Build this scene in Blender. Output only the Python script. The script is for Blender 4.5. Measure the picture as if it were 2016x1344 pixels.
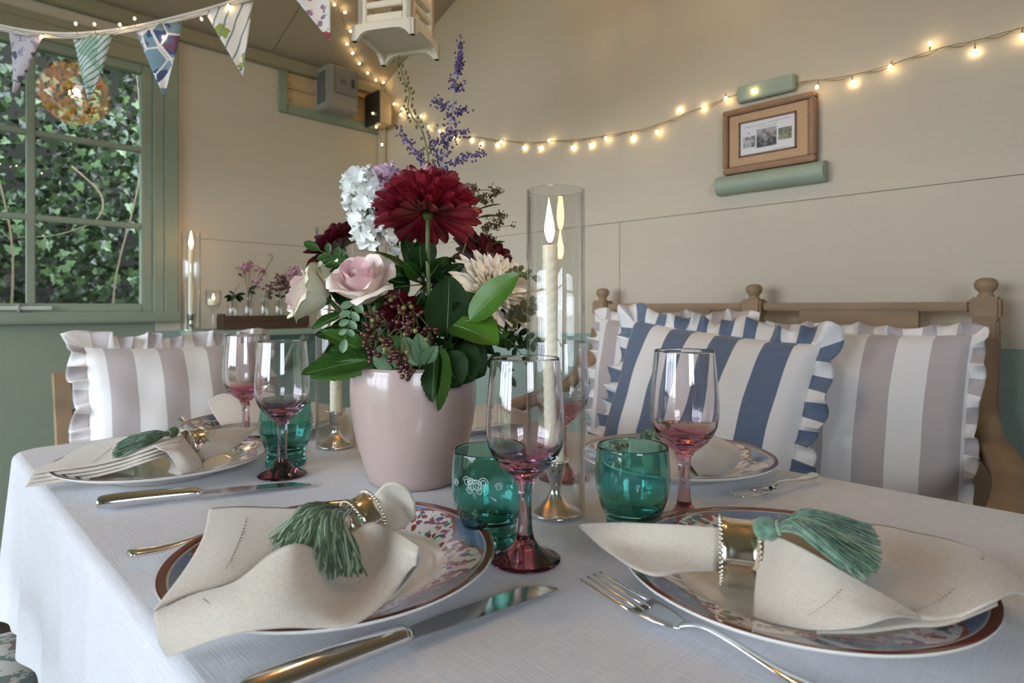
import bpy, bmesh, math, random
from math import sin, cos, pi, sqrt, atan2, radians
from mathutils import Vector, Matrix

for o in list(bpy.data.objects):
    bpy.data.objects.remove(o)
SC = bpy.context.scene
COL = SC.collection
random.seed(7)

# ---------------------------------------------------------------- camera
# Room axes: +X runs along the window wall towards the gable wall, +Y runs along the gable wall towards the window wall.
CAM_H = 0.97
F, PX, PY = 1200.0, 1008.0, 605.0
cam_data = bpy.data.cameras.new('camera')
cam = bpy.data.objects.new('camera', cam_data)
COL.objects.link(cam)
cam.location = (0, 0, CAM_H)
cam.rotation_euler = (pi / 2, 0, -pi / 4)
cam_data.sensor_width = 36
cam_data.lens = F / 2016 * 36
cam_data.shift_y = (PY - 672) / 2016
cam_data.clip_start = 0.02
cam_data.dof.use_dof = True
cam_data.dof.focus_distance = 0.72
cam_data.dof.aperture_fstop = 8.5
SC.camera = cam

# ---------------------------------------------------------------- sky, daylight, exposure
world = bpy.data.worlds.new('overcast_sky')
SC.world = world
world.use_nodes = True
bg = world.node_tree.nodes['Background']
bg.inputs[0].default_value = (0.78, 0.87, 1.0, 1)
bg.inputs[1].default_value = 8.5
SC.view_settings.view_transform = 'Standard'
SC.view_settings.look = 'None'
SC.view_settings.gamma = 1
SC.view_settings.use_curve_mapping = False
SC.view_settings.exposure = 0.90
SC.cycles.use_denoising = True
SC.cycles.max_bounces = 16
SC.cycles.transmission_bounces = 14
SC.cycles.transparent_max_bounces = 24
SC.cycles.diffuse_bounces = 6
SC.cycles.glossy_bounces = 8
SC.cycles.sample_clamp_indirect = 8
SC.cycles.blur_glossy = 0.5

def portal(name, loc, rot, sx, sy):
    l = bpy.data.lights.new(name, 'AREA')
    l.shape = 'RECTANGLE'; l.size = sx; l.size_y = sy
    l.cycles.is_portal = True
    o = bpy.data.objects.new(name, l); COL.objects.link(o)
    o.location = loc; o.rotation_euler = rot
# room limits
XW, YW, XB, YB = 1.68, 2.58, -1.9, -1.5
EAVE, SLOPE, RIDGE_Y = 2.06, 0.41, 0.6
RIDGE_Z = EAVE + (YW - RIDGE_Y) * SLOPE
DOORY0, DOORY1, DOORZ0, DOORZ1 = 0.30, 2.40, 0.12, 1.90     # glazed doors behind the camera
WINX0, WINX1, WINZ0, WINZ1 = -1.2, -0.3, 0.95, 1.85          # window in the wall behind the camera
portal('door_daylight', (XB - .03, (DOORY0 + DOORY1) / 2, (DOORZ0 + DOORZ1) / 2), (0, -pi / 2, 0), DOORZ1 - DOORZ0, DOORY1 - DOORY0)
portal('rear_window_daylight', ((WINX0 + WINX1) / 2, YB - .03, (WINZ0 + WINZ1) / 2), (pi / 2, 0, 0), WINX1 - WINX0, WINZ1 - WINZ0)

# ---------------------------------------------------------------- projection helpers (photo pixel -> place in the room)
TT = 0.74                                     # top of the tablecloth
def cz(cx, z, h):                             # camera right / forward / height -> world
    return Vector(((z + cx) / sqrt(2), (z - cx) / sqrt(2), h))
def D(x, y, z):                               # pixel at camera depth z
    return cz((x - PX) / F * z, z, CAM_H - (y - PY) / F * z)
def H(x, y, h):                               # pixel on the level h above the tablecloth
    z = F * (CAM_H - TT - h) / (y - PY)
    return D(x, y, z)
def T(x, y): return H(x, y, 0)
def onX(x, y, X):                             # pixel on the plane world X = X
    r = (x - PX) / F
    return D(x, y, X * sqrt(2) / (1 + r))
def onY(x, y, Y):
    r = (x - PX) / F
    return D(x, y, Y * sqrt(2) / (1 - r))

# ---------------------------------------------------------------- mesh helpers
def srgb(r, g, b):
    f = lambda c: (c / 12.92 if c <= .04045 else ((c + .055) / 1.055) ** 2.4)
    return (f(r / 255), f(g / 255), f(b / 255))
def newmesh(name, V, Fc, smooth=True, uv=None):
    me = bpy.data.meshes.new(name)
    me.from_pydata([tuple(v) for v in V], [], Fc)
    if uv is not None:
        l = me.uv_layers.new(name='UVMap')
        for p in me.polygons:
            for li in p.loop_indices:
                l.data[li].uv = uv[me.loops[li].vertex_index]
    if smooth:
        me.polygons.foreach_set('use_smooth', [True] * len(me.polygons))
    me.update()
    return me
def put(name, me, mat, parent=None, loc=None):
    if mat is not None and not me.materials: me.materials.append(mat)
    o = bpy.data.objects.new(name, me); COL.objects.link(o)
    if parent is not None: o.parent = parent
    if loc is not None: o.location = loc
    return o
def tag(o, label, cat, group=None, kind=None):
    o['label'] = label; o['category'] = cat
    if group: o['group'] = group
    if kind: o['kind'] = kind
    return o
def thing(name, label, cat, loc=(0, 0, 0), rz=0.0, group=None):
    o = bpy.data.objects.new(name, None); COL.objects.link(o)
    o.location = loc; o.rotation_euler = (0, 0, rz)
    o.empty_display_size = .02
    return tag(o, label, cat, group)
def struct(name, me, mat, parent=None):
    o = put(name, me, mat, parent)
    if parent is None: o['kind'] = 'structure'
    return o
class MB:
    def __init__(s): s.V = []; s.F = []; s.U = []
    def add(s, V, Fc, U=None):
        n = len(s.V); s.V += [Vector(v) for v in V]; s.F += [tuple(i + n for i in f) for f in Fc]
        s.U += list(U) if U else [(0, 0)] * len(V)
        return s
    def box(s, x0, x1, y0, y1, z0, z1):
        return s.add([(x, y, z) for x in (x0, x1) for y in (y0, y1) for z in (z0, z1)],
                     [(0, 1, 3, 2), (4, 6, 7, 5), (0, 4, 5, 1), (2, 3, 7, 6), (0, 2, 6, 4), (1, 5, 7, 3)])
    def xf(s, M):
        s.V = [M @ v for v in s.V]; return s
    def off(s, o):
        o = Vector(o); s.V = [v - o for v in s.V]; return s
    def mesh(s, name, smooth=False, bevel=0, seg=2, uv=False):
        me = newmesh(name, s.V, s.F, smooth, s.U if uv else None)
        if bevel:
            bm = bmesh.new(); bm.from_mesh(me)
            bmesh.ops.bevel(bm, geom=bm.edges[:], offset=bevel, segments=seg, affect='EDGES', clamp_overlap=True)
            bm.to_mesh(me); bm.free()
        return me
def boxm(name, x0, x1, y0, y1, z0, z1, bevel=0):
    return MB().box(x0, x1, y0, y1, z0, z1).mesh(name, bevel=bevel)
def lathe(prof, n=48, close=False, rfun=None):
    V = []; Fc = []; m = len(prof)
    for i, (r, z) in enumerate(prof):
        for k in range(n):
            a = 2 * pi * k / n
            rr = r if rfun is None else rfun(r, z, a)
            V.append((rr * cos(a), rr * sin(a), z))
    for i in range(m - 1 if not close else m):
        j = (i + 1) % m
        for k in range(n):
            k2 = (k + 1) % n
            Fc.append((i * n + k, i * n + k2, j * n + k2, j * n + k))
    return V, Fc
def smooth_pts(P, n):
    """Catmull-Rom through P, n samples a span"""
    P = [Vector(p) for p in P]; out = []
    for i in range(len(P) - 1):
        p0 = P[max(i - 1, 0)]; p1 = P[i]; p2 = P[i + 1]; p3 = P[min(i + 2, len(P) - 1)]
        for k in range(n):
            t = k / n
            out.append(.5 * ((2 * p1) + (p2 - p0) * t + (2 * p0 - 5 * p1 + 4 * p2 - p3) * t * t + (3 * p1 - p0 - 3 * p2 + p3) * t ** 3))
    out.append(P[-1])
    return out
def tube(P, rad, n=6, cap=True, flat=1.0, up=None):
    P = [Vector(p) for p in P]; V = []; Fc = []; N = len(P)
    R = rad if callable(rad) else (lambda t: rad)
    prev = None
    for i, p in enumerate(P):
        d = (P[min(i + 1, N - 1)] - P[max(i - 1, 0)])
        if d.length < 1e-9: d = Vector((0, 0, 1))
        d.normalize()
        if up is not None: a = Vector(up) - d * d.dot(Vector(up))
        elif prev is None:
            a = Vector((0, 0, 1)) if abs(d.z) < .9 else Vector((1, 0, 0)); a = a - d * a.dot(d)
        else: a = prev - d * prev.dot(d)
        a.normalize(); prev = a; b = d.cross(a)
        r = R(i / max(N - 1, 1))
        for k in range(n):
            t = 2 * pi * k / n
            V.append(p + a * (r * flat * cos(t)) + b * (r * sin(t)))
    for i in range(N - 1):
        for k in range(n):
            k2 = (k + 1) % n
            Fc.append((i * n + k, i * n + k2, (i + 1) * n + k2, (i + 1) * n + k))
    if cap:
        Fc.append(tuple(range(n - 1, -1, -1))); Fc.append(tuple((N - 1) * n + k for k in range(n)))
    return V, Fc
def sweep_rect(P, w, h, side):
    """bar of rectangular section w (along side) x h swept along P"""
    P = [Vector(p) for p in P]; V = []; Fc = []; N = len(P)
    for i, p in enumerate(P):
        d = (P[min(i + 1, N - 1)] - P[max(i - 1, 0)]).normalized()
        s = Vector(side); s = (s - d * s.dot(d)).normalized(); u = s.cross(d)
        ww = w(i / (N - 1)) if callable(w) else w; hh = h(i / (N - 1)) if callable(h) else h
        V += [p + s * ww / 2 + u * hh / 2, p - s * ww / 2 + u * hh / 2, p - s * ww / 2 - u * hh / 2, p + s * ww / 2 - u * hh / 2]
    for i in range(N - 1):
        for k in range(4):
            k2 = (k + 1) % 4
            Fc.append((i * 4 + k, i * 4 + k2, i * 4 + 4 + k2, i * 4 + 4 + k))
    Fc += [(3, 2, 1, 0), tuple((N - 1) * 4 + k for k in range(4))]
    return V, Fc
def grid_faces(nu, nv, wrap=False):
    return [(i * nv + j, i * nv + (j + 1) % nv, (i + 1) * nv + (j + 1) % nv, (i + 1) * nv + j) for i in range(nu - 1) for j in range(nv if wrap else nv - 1)]
def csurf(G, su=4, sv=4):
    """smooth surface through a grid of control points"""
    rows = [smooth_pts(r, sv) for r in G]
    cols = [smooth_pts([r[j] for r in rows], su) for j in range(len(rows[0]))]
    nu, nv = len(cols[0]), len(cols)
    return [cols[j][i] for i in range(nu) for j in range(nv)], grid_faces(nu, nv), nu, nv
def solid(V, Fc, th):
    """give a sheet thickness (downwards along its normals)"""
    V = [Vector(v) for v in V]; N = [Vector((0, 0, 0)) for _ in V]; ed = {}
    for f in Fc:
        n = (V[f[2]] - V[f[0]]).cross(V[f[-1]] - V[f[1]])
        for i in f: N[i] += n
        for k in range(len(f)):
            e = (f[k], f[(k + 1) % len(f)]); ed[e] = 1
    n0 = len(V)
    W = V + [v - (n.normalized() * th if n.length > 1e-12 else Vector((0, 0, th))) for v, n in zip(V, N)]
    FF = list(Fc) + [tuple(i + n0 for i in reversed(f)) for f in Fc]
    for (a, b) in ed:
        if (b, a) not in ed: FF.append((a, a + n0, b + n0, b)[::-1] if False else (b, a, a + n0, b + n0))
    return W, FF
def orient(base, d, nrm):
    x = Vector(d).normalized(); z = Vector(nrm); z = z - x * z.dot(x)
    if z.length < 1e-6: z = Vector((0, 0, 1)).cross(x) + Vector((.01, .02, 0))
    z.normalize(); y = z.cross(x)
    M = Matrix((x, y, z)).transposed().to_4x4(); M.translation = Vector(base)
    return M
SPH = {}
def ball(r, seg=10, rings=7):
    P = [(max(r * sin(pi * i / rings), 1e-5), -r * cos(pi * i / rings)) for i in range(rings + 1)]
    return lathe(P, seg)

# ---------------------------------------------------------------- materials
def nodes(m): return m.node_tree.nodes, m.node_tree.links
def mat(name, col, rough=.6, metal=0., spec=.5, noise=0., nscale=20., bump=0., bscale=200., stretch=None, sheen=0., trans=0., ior=1.5, coat=0., sss=0., emit=None, estr=0., col2=None, alpha=1.):
    m = bpy.data.materials.new(name); m.use_nodes = True
    N, L = nodes(m); b = N['Principled BSDF']
    b.inputs['Base Color'].default_value = (*col, 1); b.inputs['Roughness'].default_value = rough
    b.inputs['Metallic'].default_value = metal; b.inputs['Specular IOR Level'].default_value = spec
    b.inputs['IOR'].default_value = ior; b.inputs['Transmission Weight'].default_value = trans
    b.inputs['Coat Weight'].default_value = coat; b.inputs['Sheen Weight'].default_value = sheen
    if sss:
        b.inputs['Subsurface Weight'].default_value = sss; b.inputs['Subsurface Radius'].default_value = (.01, .006, .004); b.inputs['Subsurface Scale'].default_value = .5
    if emit: b.inputs['Emission Color'].default_value = (*emit, 1); b.inputs['Emission Strength'].default_value = estr
    if noise or bump:
        tc = N.new('ShaderNodeTexCoord'); mp = N.new('ShaderNodeMapping'); L.new(tc.outputs['Object'], mp.inputs[0])
        if stretch: mp.inputs['Scale'].default_value = stretch
    if noise:
        t = N.new('ShaderNodeTexNoise'); t.inputs['Scale'].default_value = nscale; t.inputs['Detail'].default_value = 5
        L.new(mp.outputs[0], t.inputs['Vector'])
        mx = N.new('ShaderNodeMix'); mx.data_type = 'RGBA'
        c2 = col2 or tuple(c * (1 - noise) for c in col)
        mx.inputs[6].default_value = (*col, 1); mx.inputs[7].default_value = (*c2, 1)
        mr = N.new('ShaderNodeMapRange'); mr.inputs[1].default_value = .35; mr.inputs[2].default_value = .65
        L.new(t.outputs[0], mr.inputs[0]); L.new(mr.outputs[0], mx.inputs[0]); L.new(mx.outputs[2], b.inputs['Base Color'])
    if bump:
        t2 = N.new('ShaderNodeTexNoise'); t2.inputs['Scale'].default_value = bscale; t2.inputs['Detail'].default_value = 3
        L.new(mp.outputs[0], t2.inputs['Vector'])
        bp = N.new('ShaderNodeBump'); bp.inputs['Strength'].default_value = bump; bp.inputs['Distance'].default_value = .002
        L.new(t2.outputs[0], bp.inputs['Height']); L.new(bp.outputs[0], b.inputs['Normal'])
    return m
def math_node(N, L, op, a, b=None, c=None):
    n = N.new('ShaderNodeMath'); n.operation = op
    for i, v in enumerate((a, b, c)):
        if v is None: continue
        if isinstance(v, (int, float)): n.inputs[i].default_value = v
        else: L.new(v, n.inputs[i])
    return n.outputs[0]
def mix_node(N, L, fac, a, b):
    n = N.new('ShaderNodeMix'); n.data_type = 'RGBA'
    for i, v in ((0, fac), (6, a), (7, b)):
        if isinstance(v, (int, float)): n.inputs[i].default_value = v
        elif isinstance(v, tuple): n.inputs[i].default_value = (*v, 1) if len(v) == 3 else v
        else: L.new(v, n.inputs[i])
    return n.outputs[2]
def ramp_node(N, L, fac, stops, interp='LINEAR'):
    n = N.new('ShaderNodeValToRGB'); n.color_ramp.interpolation = interp
    e = n.color_ramp.elements
    while len(e) < len(stops): e.new(.5)
    for el, (p, c) in zip(e, stops): el.position = p; el.color = (*c, 1)
    L.new(fac, n.inputs[0])
    return n.outputs[0]
def thin_glass(name, tint=(.97, .985, .98), edge=(.45, .55, .5), refl=1.0):
    m = bpy.data.materials.new(name); m.use_nodes = True
    N, L = nodes(m); N.remove(N['Principled BSDF']); out = N['Material Output']
    lw = N.new('ShaderNodeLayerWeight'); lw.inputs[0].default_value = .5
    tr = N.new('ShaderNodeBsdfTransparent'); gl = N.new('ShaderNodeBsdfGlossy'); gl.inputs['Roughness'].default_value = 0
    p = math_node(N, L, 'POWER', lw.outputs['Facing'], 9.0)
    L.new(mix_node(N, L, p, tint, edge), tr.inputs[0])
    ms = N.new('ShaderNodeMixShader'); L.new(math_node(N, L, 'MULTIPLY_ADD', math_node(N, L, 'POWER', lw.outputs['Facing'], 5.0), .9 * refl, .045 * refl), ms.inputs[0])
    L.new(tr.outputs[0], ms.inputs[1]); L.new(gl.outputs[0], ms.inputs[2]); L.new(ms.outputs[0], out.inputs[0])
    return m
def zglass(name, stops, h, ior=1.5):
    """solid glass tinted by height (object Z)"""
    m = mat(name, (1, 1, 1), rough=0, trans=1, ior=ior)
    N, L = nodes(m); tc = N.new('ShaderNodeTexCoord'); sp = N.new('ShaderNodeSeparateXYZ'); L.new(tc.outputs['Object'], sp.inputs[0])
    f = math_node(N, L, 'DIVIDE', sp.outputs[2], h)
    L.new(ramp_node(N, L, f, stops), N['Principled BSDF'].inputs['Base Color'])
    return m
def stripe_mat(name, a, b, freq, phase=0., duty=.5):
    m = mat(name, a, rough=.9, sheen=.3)
    N, L = nodes(m); uv = N.new('ShaderNodeUVMap'); sp = N.new('ShaderNodeSeparateXYZ'); L.new(uv.outputs[0], sp.inputs[0])
    fr = math_node(N, L, 'FRACT', math_node(N, L, 'MULTIPLY_ADD', sp.outputs[0], freq, phase))
    fac = math_node(N, L, 'GREATER_THAN', fr, duty)
    n = N.new('ShaderNodeTexNoise'); n.inputs['Scale'].default_value = 400
    tc = N.new('ShaderNodeTexCoord'); L.new(tc.outputs['Object'], n.inputs[0])
    c = mix_node(N, L, fac, a, b)
    c2 = mix_node(N, L, math_node(N, L, 'MULTIPLY', n.outputs[0], .10), c, (.4, .4, .4))
    L.new(c2, N['Principled BSDF'].inputs['Base Color'])
    bp = N.new('ShaderNodeBump'); bp.inputs['Strength'].default_value = .15; bp.inputs['Distance'].default_value = .001
    L.new(n.outputs[0], bp.inputs['Height']); L.new(bp.outputs[0], N['Principled BSDF'].inputs['Normal'])
    return m

CREAM = mat('cream_paint', srgb(202, 192, 172), .75, noise=.05, nscale=3, bump=.25, bscale=260, stretch=(.25, .25, 2.5))
CEILP = mat('ceiling_paint', srgb(176, 164, 144), .8, noise=.05, nscale=3)
SAGE = mat('sage_paint', srgb(140, 150, 130), .55, noise=.08, nscale=6)
BACKW = mat('taupe_paint', srgb(150, 140, 130), .7, noise=.05, nscale=4)
SAGE_WARM = mat('lamp_warmed_sage', srgb(150, 145, 120), .55, noise=.08, nscale=6)  # sage browned in the colour itself, standing in for warm lamplight on trims
SAGE_L = mat('pale_sage_paint', srgb(158, 172, 152), .5, noise=.08, nscale=9)
DADO = mat('green_dado_paint', srgb(146, 164, 152), .6, noise=.06, nscale=5)
BARE = mat('bare_pine', srgb(205, 160, 105), .6, noise=.3, nscale=12, stretch=(.4, 6, 6))
OAK = mat('weathered_teak', srgb(160, 132, 102), .65, noise=.25, nscale=14, stretch=(1, .35, 1), bump=.3, bscale=60)
DARKWOOD = mat('dark_old_wood', srgb(88, 62, 44), .6, noise=.35, nscale=16, stretch=(.3, 3, 3))
WHITEP = mat('white_wood_paint', srgb(232, 222, 202), .55, noise=.05, nscale=14)
FLOORM = mat('floor_boards_finish', srgb(70, 52, 40), .55, noise=.3, nscale=9, stretch=(.3, 3, 1))
GREYPL = mat('grey_plastic', srgb(150, 146, 138), .45)
DGREY = mat('dark_grey_plastic', srgb(70, 72, 72), .45)
BLACKP = mat('black_plastic', srgb(40, 42, 42), .5)
STEEL = mat('steel', (.55, .55, .55), .3, metal=1)
SILVER = mat('polished_silver', (.81, .82, .84), .13, metal=1)
GILT = mat('worn_silver_gilt', (.84, .79, .68), .14, metal=1)
WAX = mat('ivory_wax', srgb(238, 230, 205), .45, sss=.25)
WICKM = mat('charred_wick', (.02, .015, .01), .9)
FLAME = mat('candle_flame', (1, .6, .2), emit=(1.0, .58, .24), estr=26)
LEDM = mat('warm_led', (1, .8, .5), emit=(1.0, .72, .36), estr=20)
WIREM = mat('clear_wire', srgb(140, 122, 88), .4)
GLASSW = thin_glass('window_glass', (.98, .99, .985), (.8, .86, .84), 1.75)
GLASST = thin_glass('hurricane_glass', (.985, .99, .985), (.30, .38, .34), 1.3)
# ---------------------------------------------------------------- room shell
def roofz(y):
    return RIDGE_Z - abs(y - RIDGE_Y) * SLOPE
def prismX(poly, x0, x1):
    n = len(poly); V = [(x0, y, z) for y, z in poly] + [(x1, y, z) for y, z in poly]
    Fc = [tuple(range(n - 1, -1, -1)), tuple(range(n, 2 * n))] + [(i, (i + 1) % n, n + (i + 1) % n, n + i) for i in range(n)]
    return MB().add(V, Fc)
def fixn(me):
    bm = bmesh.new(); bm.from_mesh(me); bmesh.ops.recalc_face_normals(bm, faces=bm.faces[:]); bm.to_mesh(me); bm.free(); return me

fl = struct('floor', boxm('floor', XB - .05, XW + .05, YB - .05, YW + .05, -.08, -.012), FLOORM)
for i in range(26):
    y0 = YB + i * .157
    if y0 > YW: break
    put('floor_board', boxm('floor_board', XB, XW, y0, min(y0 + .153, YW), -.012, 0), FLOORM, fl)
DADO_Z = .879
J = 1.252
# gable wall with the picture
gable = [(YB, 0), (YW, 0), (YW, roofz(YW)), (RIDGE_Y, RIDGE_Z), (YB, roofz(YB))]
wr = struct('wall_right', fixn(prismX(gable, XW + .008, XW + .06).mesh('wall_right')), CREAM)
YJ = 1.176
g = .0012
def wp(poly, m): put('wall_panel', fixn(prismX(poly, XW, XW + .008).mesh('wall_panel')), m, wr)
for y0, y1 in ((YB, YJ - 1.22), (YJ - 1.22, YJ), (YJ, YW)):
    a, b = y0 + g, y1 - g
    wp([(a, 0), (b, 0), (b, DADO_Z), (a, DADO_Z)], DADO)
    wp([(a, DADO_Z + .001), (b, DADO_Z + .001), (b, J - g), (a, J - g)], CREAM)
wp([(YB, J + g), (YW, J + g), (YW, roofz(YW)), (RIDGE_Y, RIDGE_Z), (YB, roofz(YB))], CREAM)
# window wall
OX0, OX1, OZ0, OZ1 = -.70, .672, .955, 1.872
def wallY(b, holes, Y0, Y1, X0, X1, top):
    x0, x1, z0, z1 = holes
    b.box(X0, x0, Y0, Y1, 0, top); b.box(x1, X1, Y0, Y1, 0, top); b.box(x0, x1, Y0, Y1, 0, z0); b.box(x0, x1, Y0, Y1, z1, top)
    return b
wl = struct('wall_left', wallY(MB(), (OX0, OX1, OZ0, OZ1), YW + .008, YW + .07, XB - .05, XW + .06, roofz(YW) + .01).mesh('wall_left'), CREAM)
def wq(x0, x1, z0, z1, m): put('wall_panel', boxm('wall_panel', x0 + g, x1 - g, YW, YW + .008, z0, z1), m, wl)
wq(OX1, XW, 0, DADO_Z, DADO); wq(OX1, XW, DADO_Z + .001, J - .01 - g, CREAM); wq(OX1, XW, J - .01 + g, roofz(YW), CREAM)
wq(OX0, OX1, 0, OZ0, SAGE); wq(OX0, OX1, OZ1, roofz(YW), CREAM); wq(XB, OX0, 0, roofz(YW), CREAM)
# walls behind the camera
wf = struct('wall_front', MB().box(XB - .06, XB, YB - .06, DOORY0, 0, 2.1).box(XB - .06, XB, DOORY1, YW + .06, 0, 2.1)
            .box(XB - .06, XB, DOORY0, DOORY1, 0, DOORZ0).box(XB - .06, XB, DOORY0, DOORY1, DOORZ1, 2.1)
            .add(*(lambda p: (p.V, p.F))(prismX([(YB, 2.1), (YW, 2.1), (YW, 2.101), (RIDGE_Y, RIDGE_Z), (YB, 2.101)], XB - .06, XB))).mesh('wall_front'), BACKW)
we = struct('wall_rear', wallY(MB(), (WINX0, WINX1, WINZ0, WINZ1), YB - .06, YB, XB - .06, XW + .06, roofz(YB) + .01).mesh('wall_rear'), BACKW)
# ceiling: sloping panels with open joints
def slope_panel(x0, x1, y0, y1, th0, th1):
    P = lambda y, t: (y, roofz(y) + t)
    return prismX([P(y0, th0), P(y1, th0), P(y1, th1), P(y0, th1)], x0, x1)
ce = struct('ceiling', fixn(slope_panel(XB - .1, XW + .1, RIDGE_Y, YW + .25, .009, .06).mesh('ceiling')), CEILP)
put('ceiling_slope', fixn(slope_panel(XB - .1, XW + .1, YB - .25, RIDGE_Y, .009, .06).mesh('ceiling_slope')), CEILP, ce)
xs = [XB, -1.32, -.10, 1.12, XW]
for a, b in zip(xs, xs[1:]):
    for y0, y1 in ((RIDGE_Y, 1.75), (1.75, YW), (YB, -.5), (-.5, RIDGE_Y)):
        put('ceiling_panel', fixn(slope_panel(a + .0015, b - .0015, y0 + .001, y1 - .001, 0, .009).mesh('ceiling_panel')), CEILP, ce)
# trims on the window wall
def trim(name, me, m=SAGE):
    return struct(name, me, m)
ev = roofz(YW)
trim('trim_1', boxm('trim', XB, XW, YW - .03, YW, ev - .062, ev - .012, .004), SAGE_WARM)
trim('trim_2', boxm('trim', XB, .70, YW - .018, YW, OZ1 + .055, OZ1 + .085, .003), SAGE_WARM)
trim('trim_3', boxm('trim', XW - .035, XW, YW - .035, YW, 0, 1.86, .008), CREAM)
# hatch of bare boards framed by battens, next to the corner
HX0, HX1, HZ0, HZ1 = 1.148, XW - .036, 1.815, ev - .062
hb = trim('trim_4', boxm('trim', HX0, HX0 + .035, YW - .02, YW, HZ0, HZ1, .003))
put('batten', boxm('batten', HX0 + .035, HX1, YW - .02, YW, HZ0, HZ0 + .04, .003), SAGE, hb)
for k in range(2):
    z0 = HZ0 + .04 + k * (HZ1 - HZ0 - .04) / 2; z1 = HZ0 + .04 + (k + 1) * (HZ1 - HZ0 - .04) / 2
    put('plank', boxm('plank', HX0 + .036, HX1, YW - .007, YW, z0 + .001, z1 - .001, .001), mat('washed_plank', srgb(205, 178, 135), .7, noise=.2, nscale=8, stretch=(.3, 1, 5)), hb)
    for dz in (.02, .07):
        put('screw', newmesh('screw', *[x for x in lathe([(1e-4, .001), (.003, .001), (.003, 0)], 10)]), BLACKP, hb).matrix_local = Matrix.Translation((HX0 + .05, YW - .0075, z0 + dz)) @ Matrix.Rotation(pi / 2, 4, 'X')

# ---------------------------------------------------------------- window_1 (ivy behind it)
w1 = bpy.data.objects.new('window_1', None); COL.objects.link(w1); w1['kind'] = 'structure'
w1['label'] = 'sage green casement window with glazing bars looking out on ivy'
def wpart(name, x0, x1, y0, y1, z0, z1, m=SAGE, bev=.003): return put(name, boxm(name, x0, x1, y0, y1, z0, z1, bev), m, w1)
PZ0, PZ1 = .984, 1.845
gx = [.632, .306, -.02, -.346, -.66]
wpart('window_frame', .668, .703, YW - .012, YW + .06, OZ0 - .01, OZ1 + .01)
wpart('casing', .703, .750, YW - .02, YW, OZ0 - .02, ev - .062)
wpart('casing', OX0, .7025, YW - .02, YW, OZ1, OZ1 + .055, SAGE_WARM)
wpart('sash_stile', .632, .668, YW + .004, YW + .045, PZ0 - .03, PZ1 + .03)
wpart('sash_stile', -.70, -.66, YW + .004, YW + .045, PZ0 - .03, PZ1 + .03)
wpart('sash_rail', -.66, .632, YW + .004, YW + .045, PZ0 - .03, PZ0)
wpart('sash_rail', -.66, .632, YW + .004, YW + .045, PZ1, PZ1 + .03)
for x in gx[1:-1]: wpart('glazing_bar', x - .012, x + .012, YW + .012, YW + .04, PZ0, PZ1)
rows = [PZ0, 1.274, 1.56, PZ1]
for z in rows[1:-1]: wpart('glazing_bar', -.66, .632, YW + .014, YW + .038, z - .010, z + .010)
for i in range(4):
    for j in range(3):
        wpart('pane', gx[i + 1], gx[i], YW + .026, YW + .029, rows[j], rows[j + 1], GLASSW, 0)
sill = wpart('sill', OX0, .755, YW - .045, YW + .01, .915, .952, SAGE, .006)
wpart('stay_bar', -.2, .36, YW - .012, YW - .006, PZ0 - .022, PZ0 - .010, mat('painted_metal', srgb(196, 198, 190), .4), .002)
for x in (.07, .27): wpart('stay_pin', x - .003, x + .003, YW - .016, YW + .005, PZ0 - .03, PZ0 - .002, STEEL, .001)

# glazed doors and rear window (behind the camera: the daylight)
d1 = bpy.data.objects.new('door_1', None); COL.objects.link(d1); d1['kind'] = 'structure'
def dpart(name, y0, y1, z0, z1, m=SAGE, t=.045): return put(name, boxm(name, XB - .05, XB - .05 + t, y0, y1, z0, z1), m, d1)
nl = 4; wy = (DOORY1 - DOORY0) / nl
for i in range(nl + 1): y = DOORY0 + i * wy; dpart('door_stile', max(y - .045, DOORY0), min(y + .045, DOORY1), DOORZ0, DOORZ1)
for i in range(nl):
    y = DOORY0 + i * wy
    for z in (DOORZ0, .72, 1.36, DOORZ1 - .06): dpart('door_rail', y + .045, y + wy - .045, z, z + .05)
    dpart('glazing_bar', y + wy / 2 - .012, y + wy / 2 + .012, DOORZ0, DOORZ1)
w2 = bpy.data.objects.new('window_2', None); COL.objects.link(w2); w2['kind'] = 'structure'
for i in range(4):
    x = WINX0 + i * (WINX1 - WINX0) / 3
    put('glazing_bar', boxm('glazing_bar', x - .02, x + .02, YB - .04, YB - .01, WINZ0, WINZ1), SAGE, w2)
put('glazing_bar', boxm('glazing_bar', WINX0, WINX1, YB - .04, YB - .01, 1.44, 1.47), SAGE, w2)

# ---------------------------------------------------------------- outside
gd = struct('ground', boxm('ground', -14, 14, -14, 14, -.5, -.12), mat('lawn', srgb(70, 90, 48), .9, noise=.4, nscale=4))
LEAFG = [mat('ivy_leaf_' + n, srgb(*c), .35, noise=.3, nscale=30) for n, c in (('dark', (16, 32, 18)), ('mid', (38, 64, 34)), ('pale', (90, 116, 76)))]
backing = struct('ivy_backing', boxm('ivy_backing', -4, 4.5, 4.12, 4.4, -.2, 3.4), mat('leaf_gap_shade', srgb(24, 30, 18), .9, noise=.5, nscale=5))  # added dark backing; its colour stands in for shade between the leaves
def ivy_leaf(s):
    P = [(0, 0), (-.12, .28), (.05, .5), (.3, .3), (.55, .32), (.6, .12), (1, 0)]
    V = []
    for x, y in P: V.append((x * s, y * s, .12 * s * abs(y) - .15 * s * x * x))
    for x, y in P[1:-1]: V.append((x * s, -y * s, .12 * s * abs(y) - .15 * s * x * x))
    return V, [(0, 2, 1), (0, 3, 2), (0, 4, 3), (0, 5, 4), (0, 6, 5), (0, 7, 8), (0, 8, 9), (0, 9, 10), (0, 10, 11), (0, 11, 6)]
ivy = thing('ivy', 'dense dark green ivy climbing outside behind the window panes', 'ivy', (0, 3.6, -.12))
IO = Vector(ivy.location)
rnd = random.Random(3)
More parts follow.
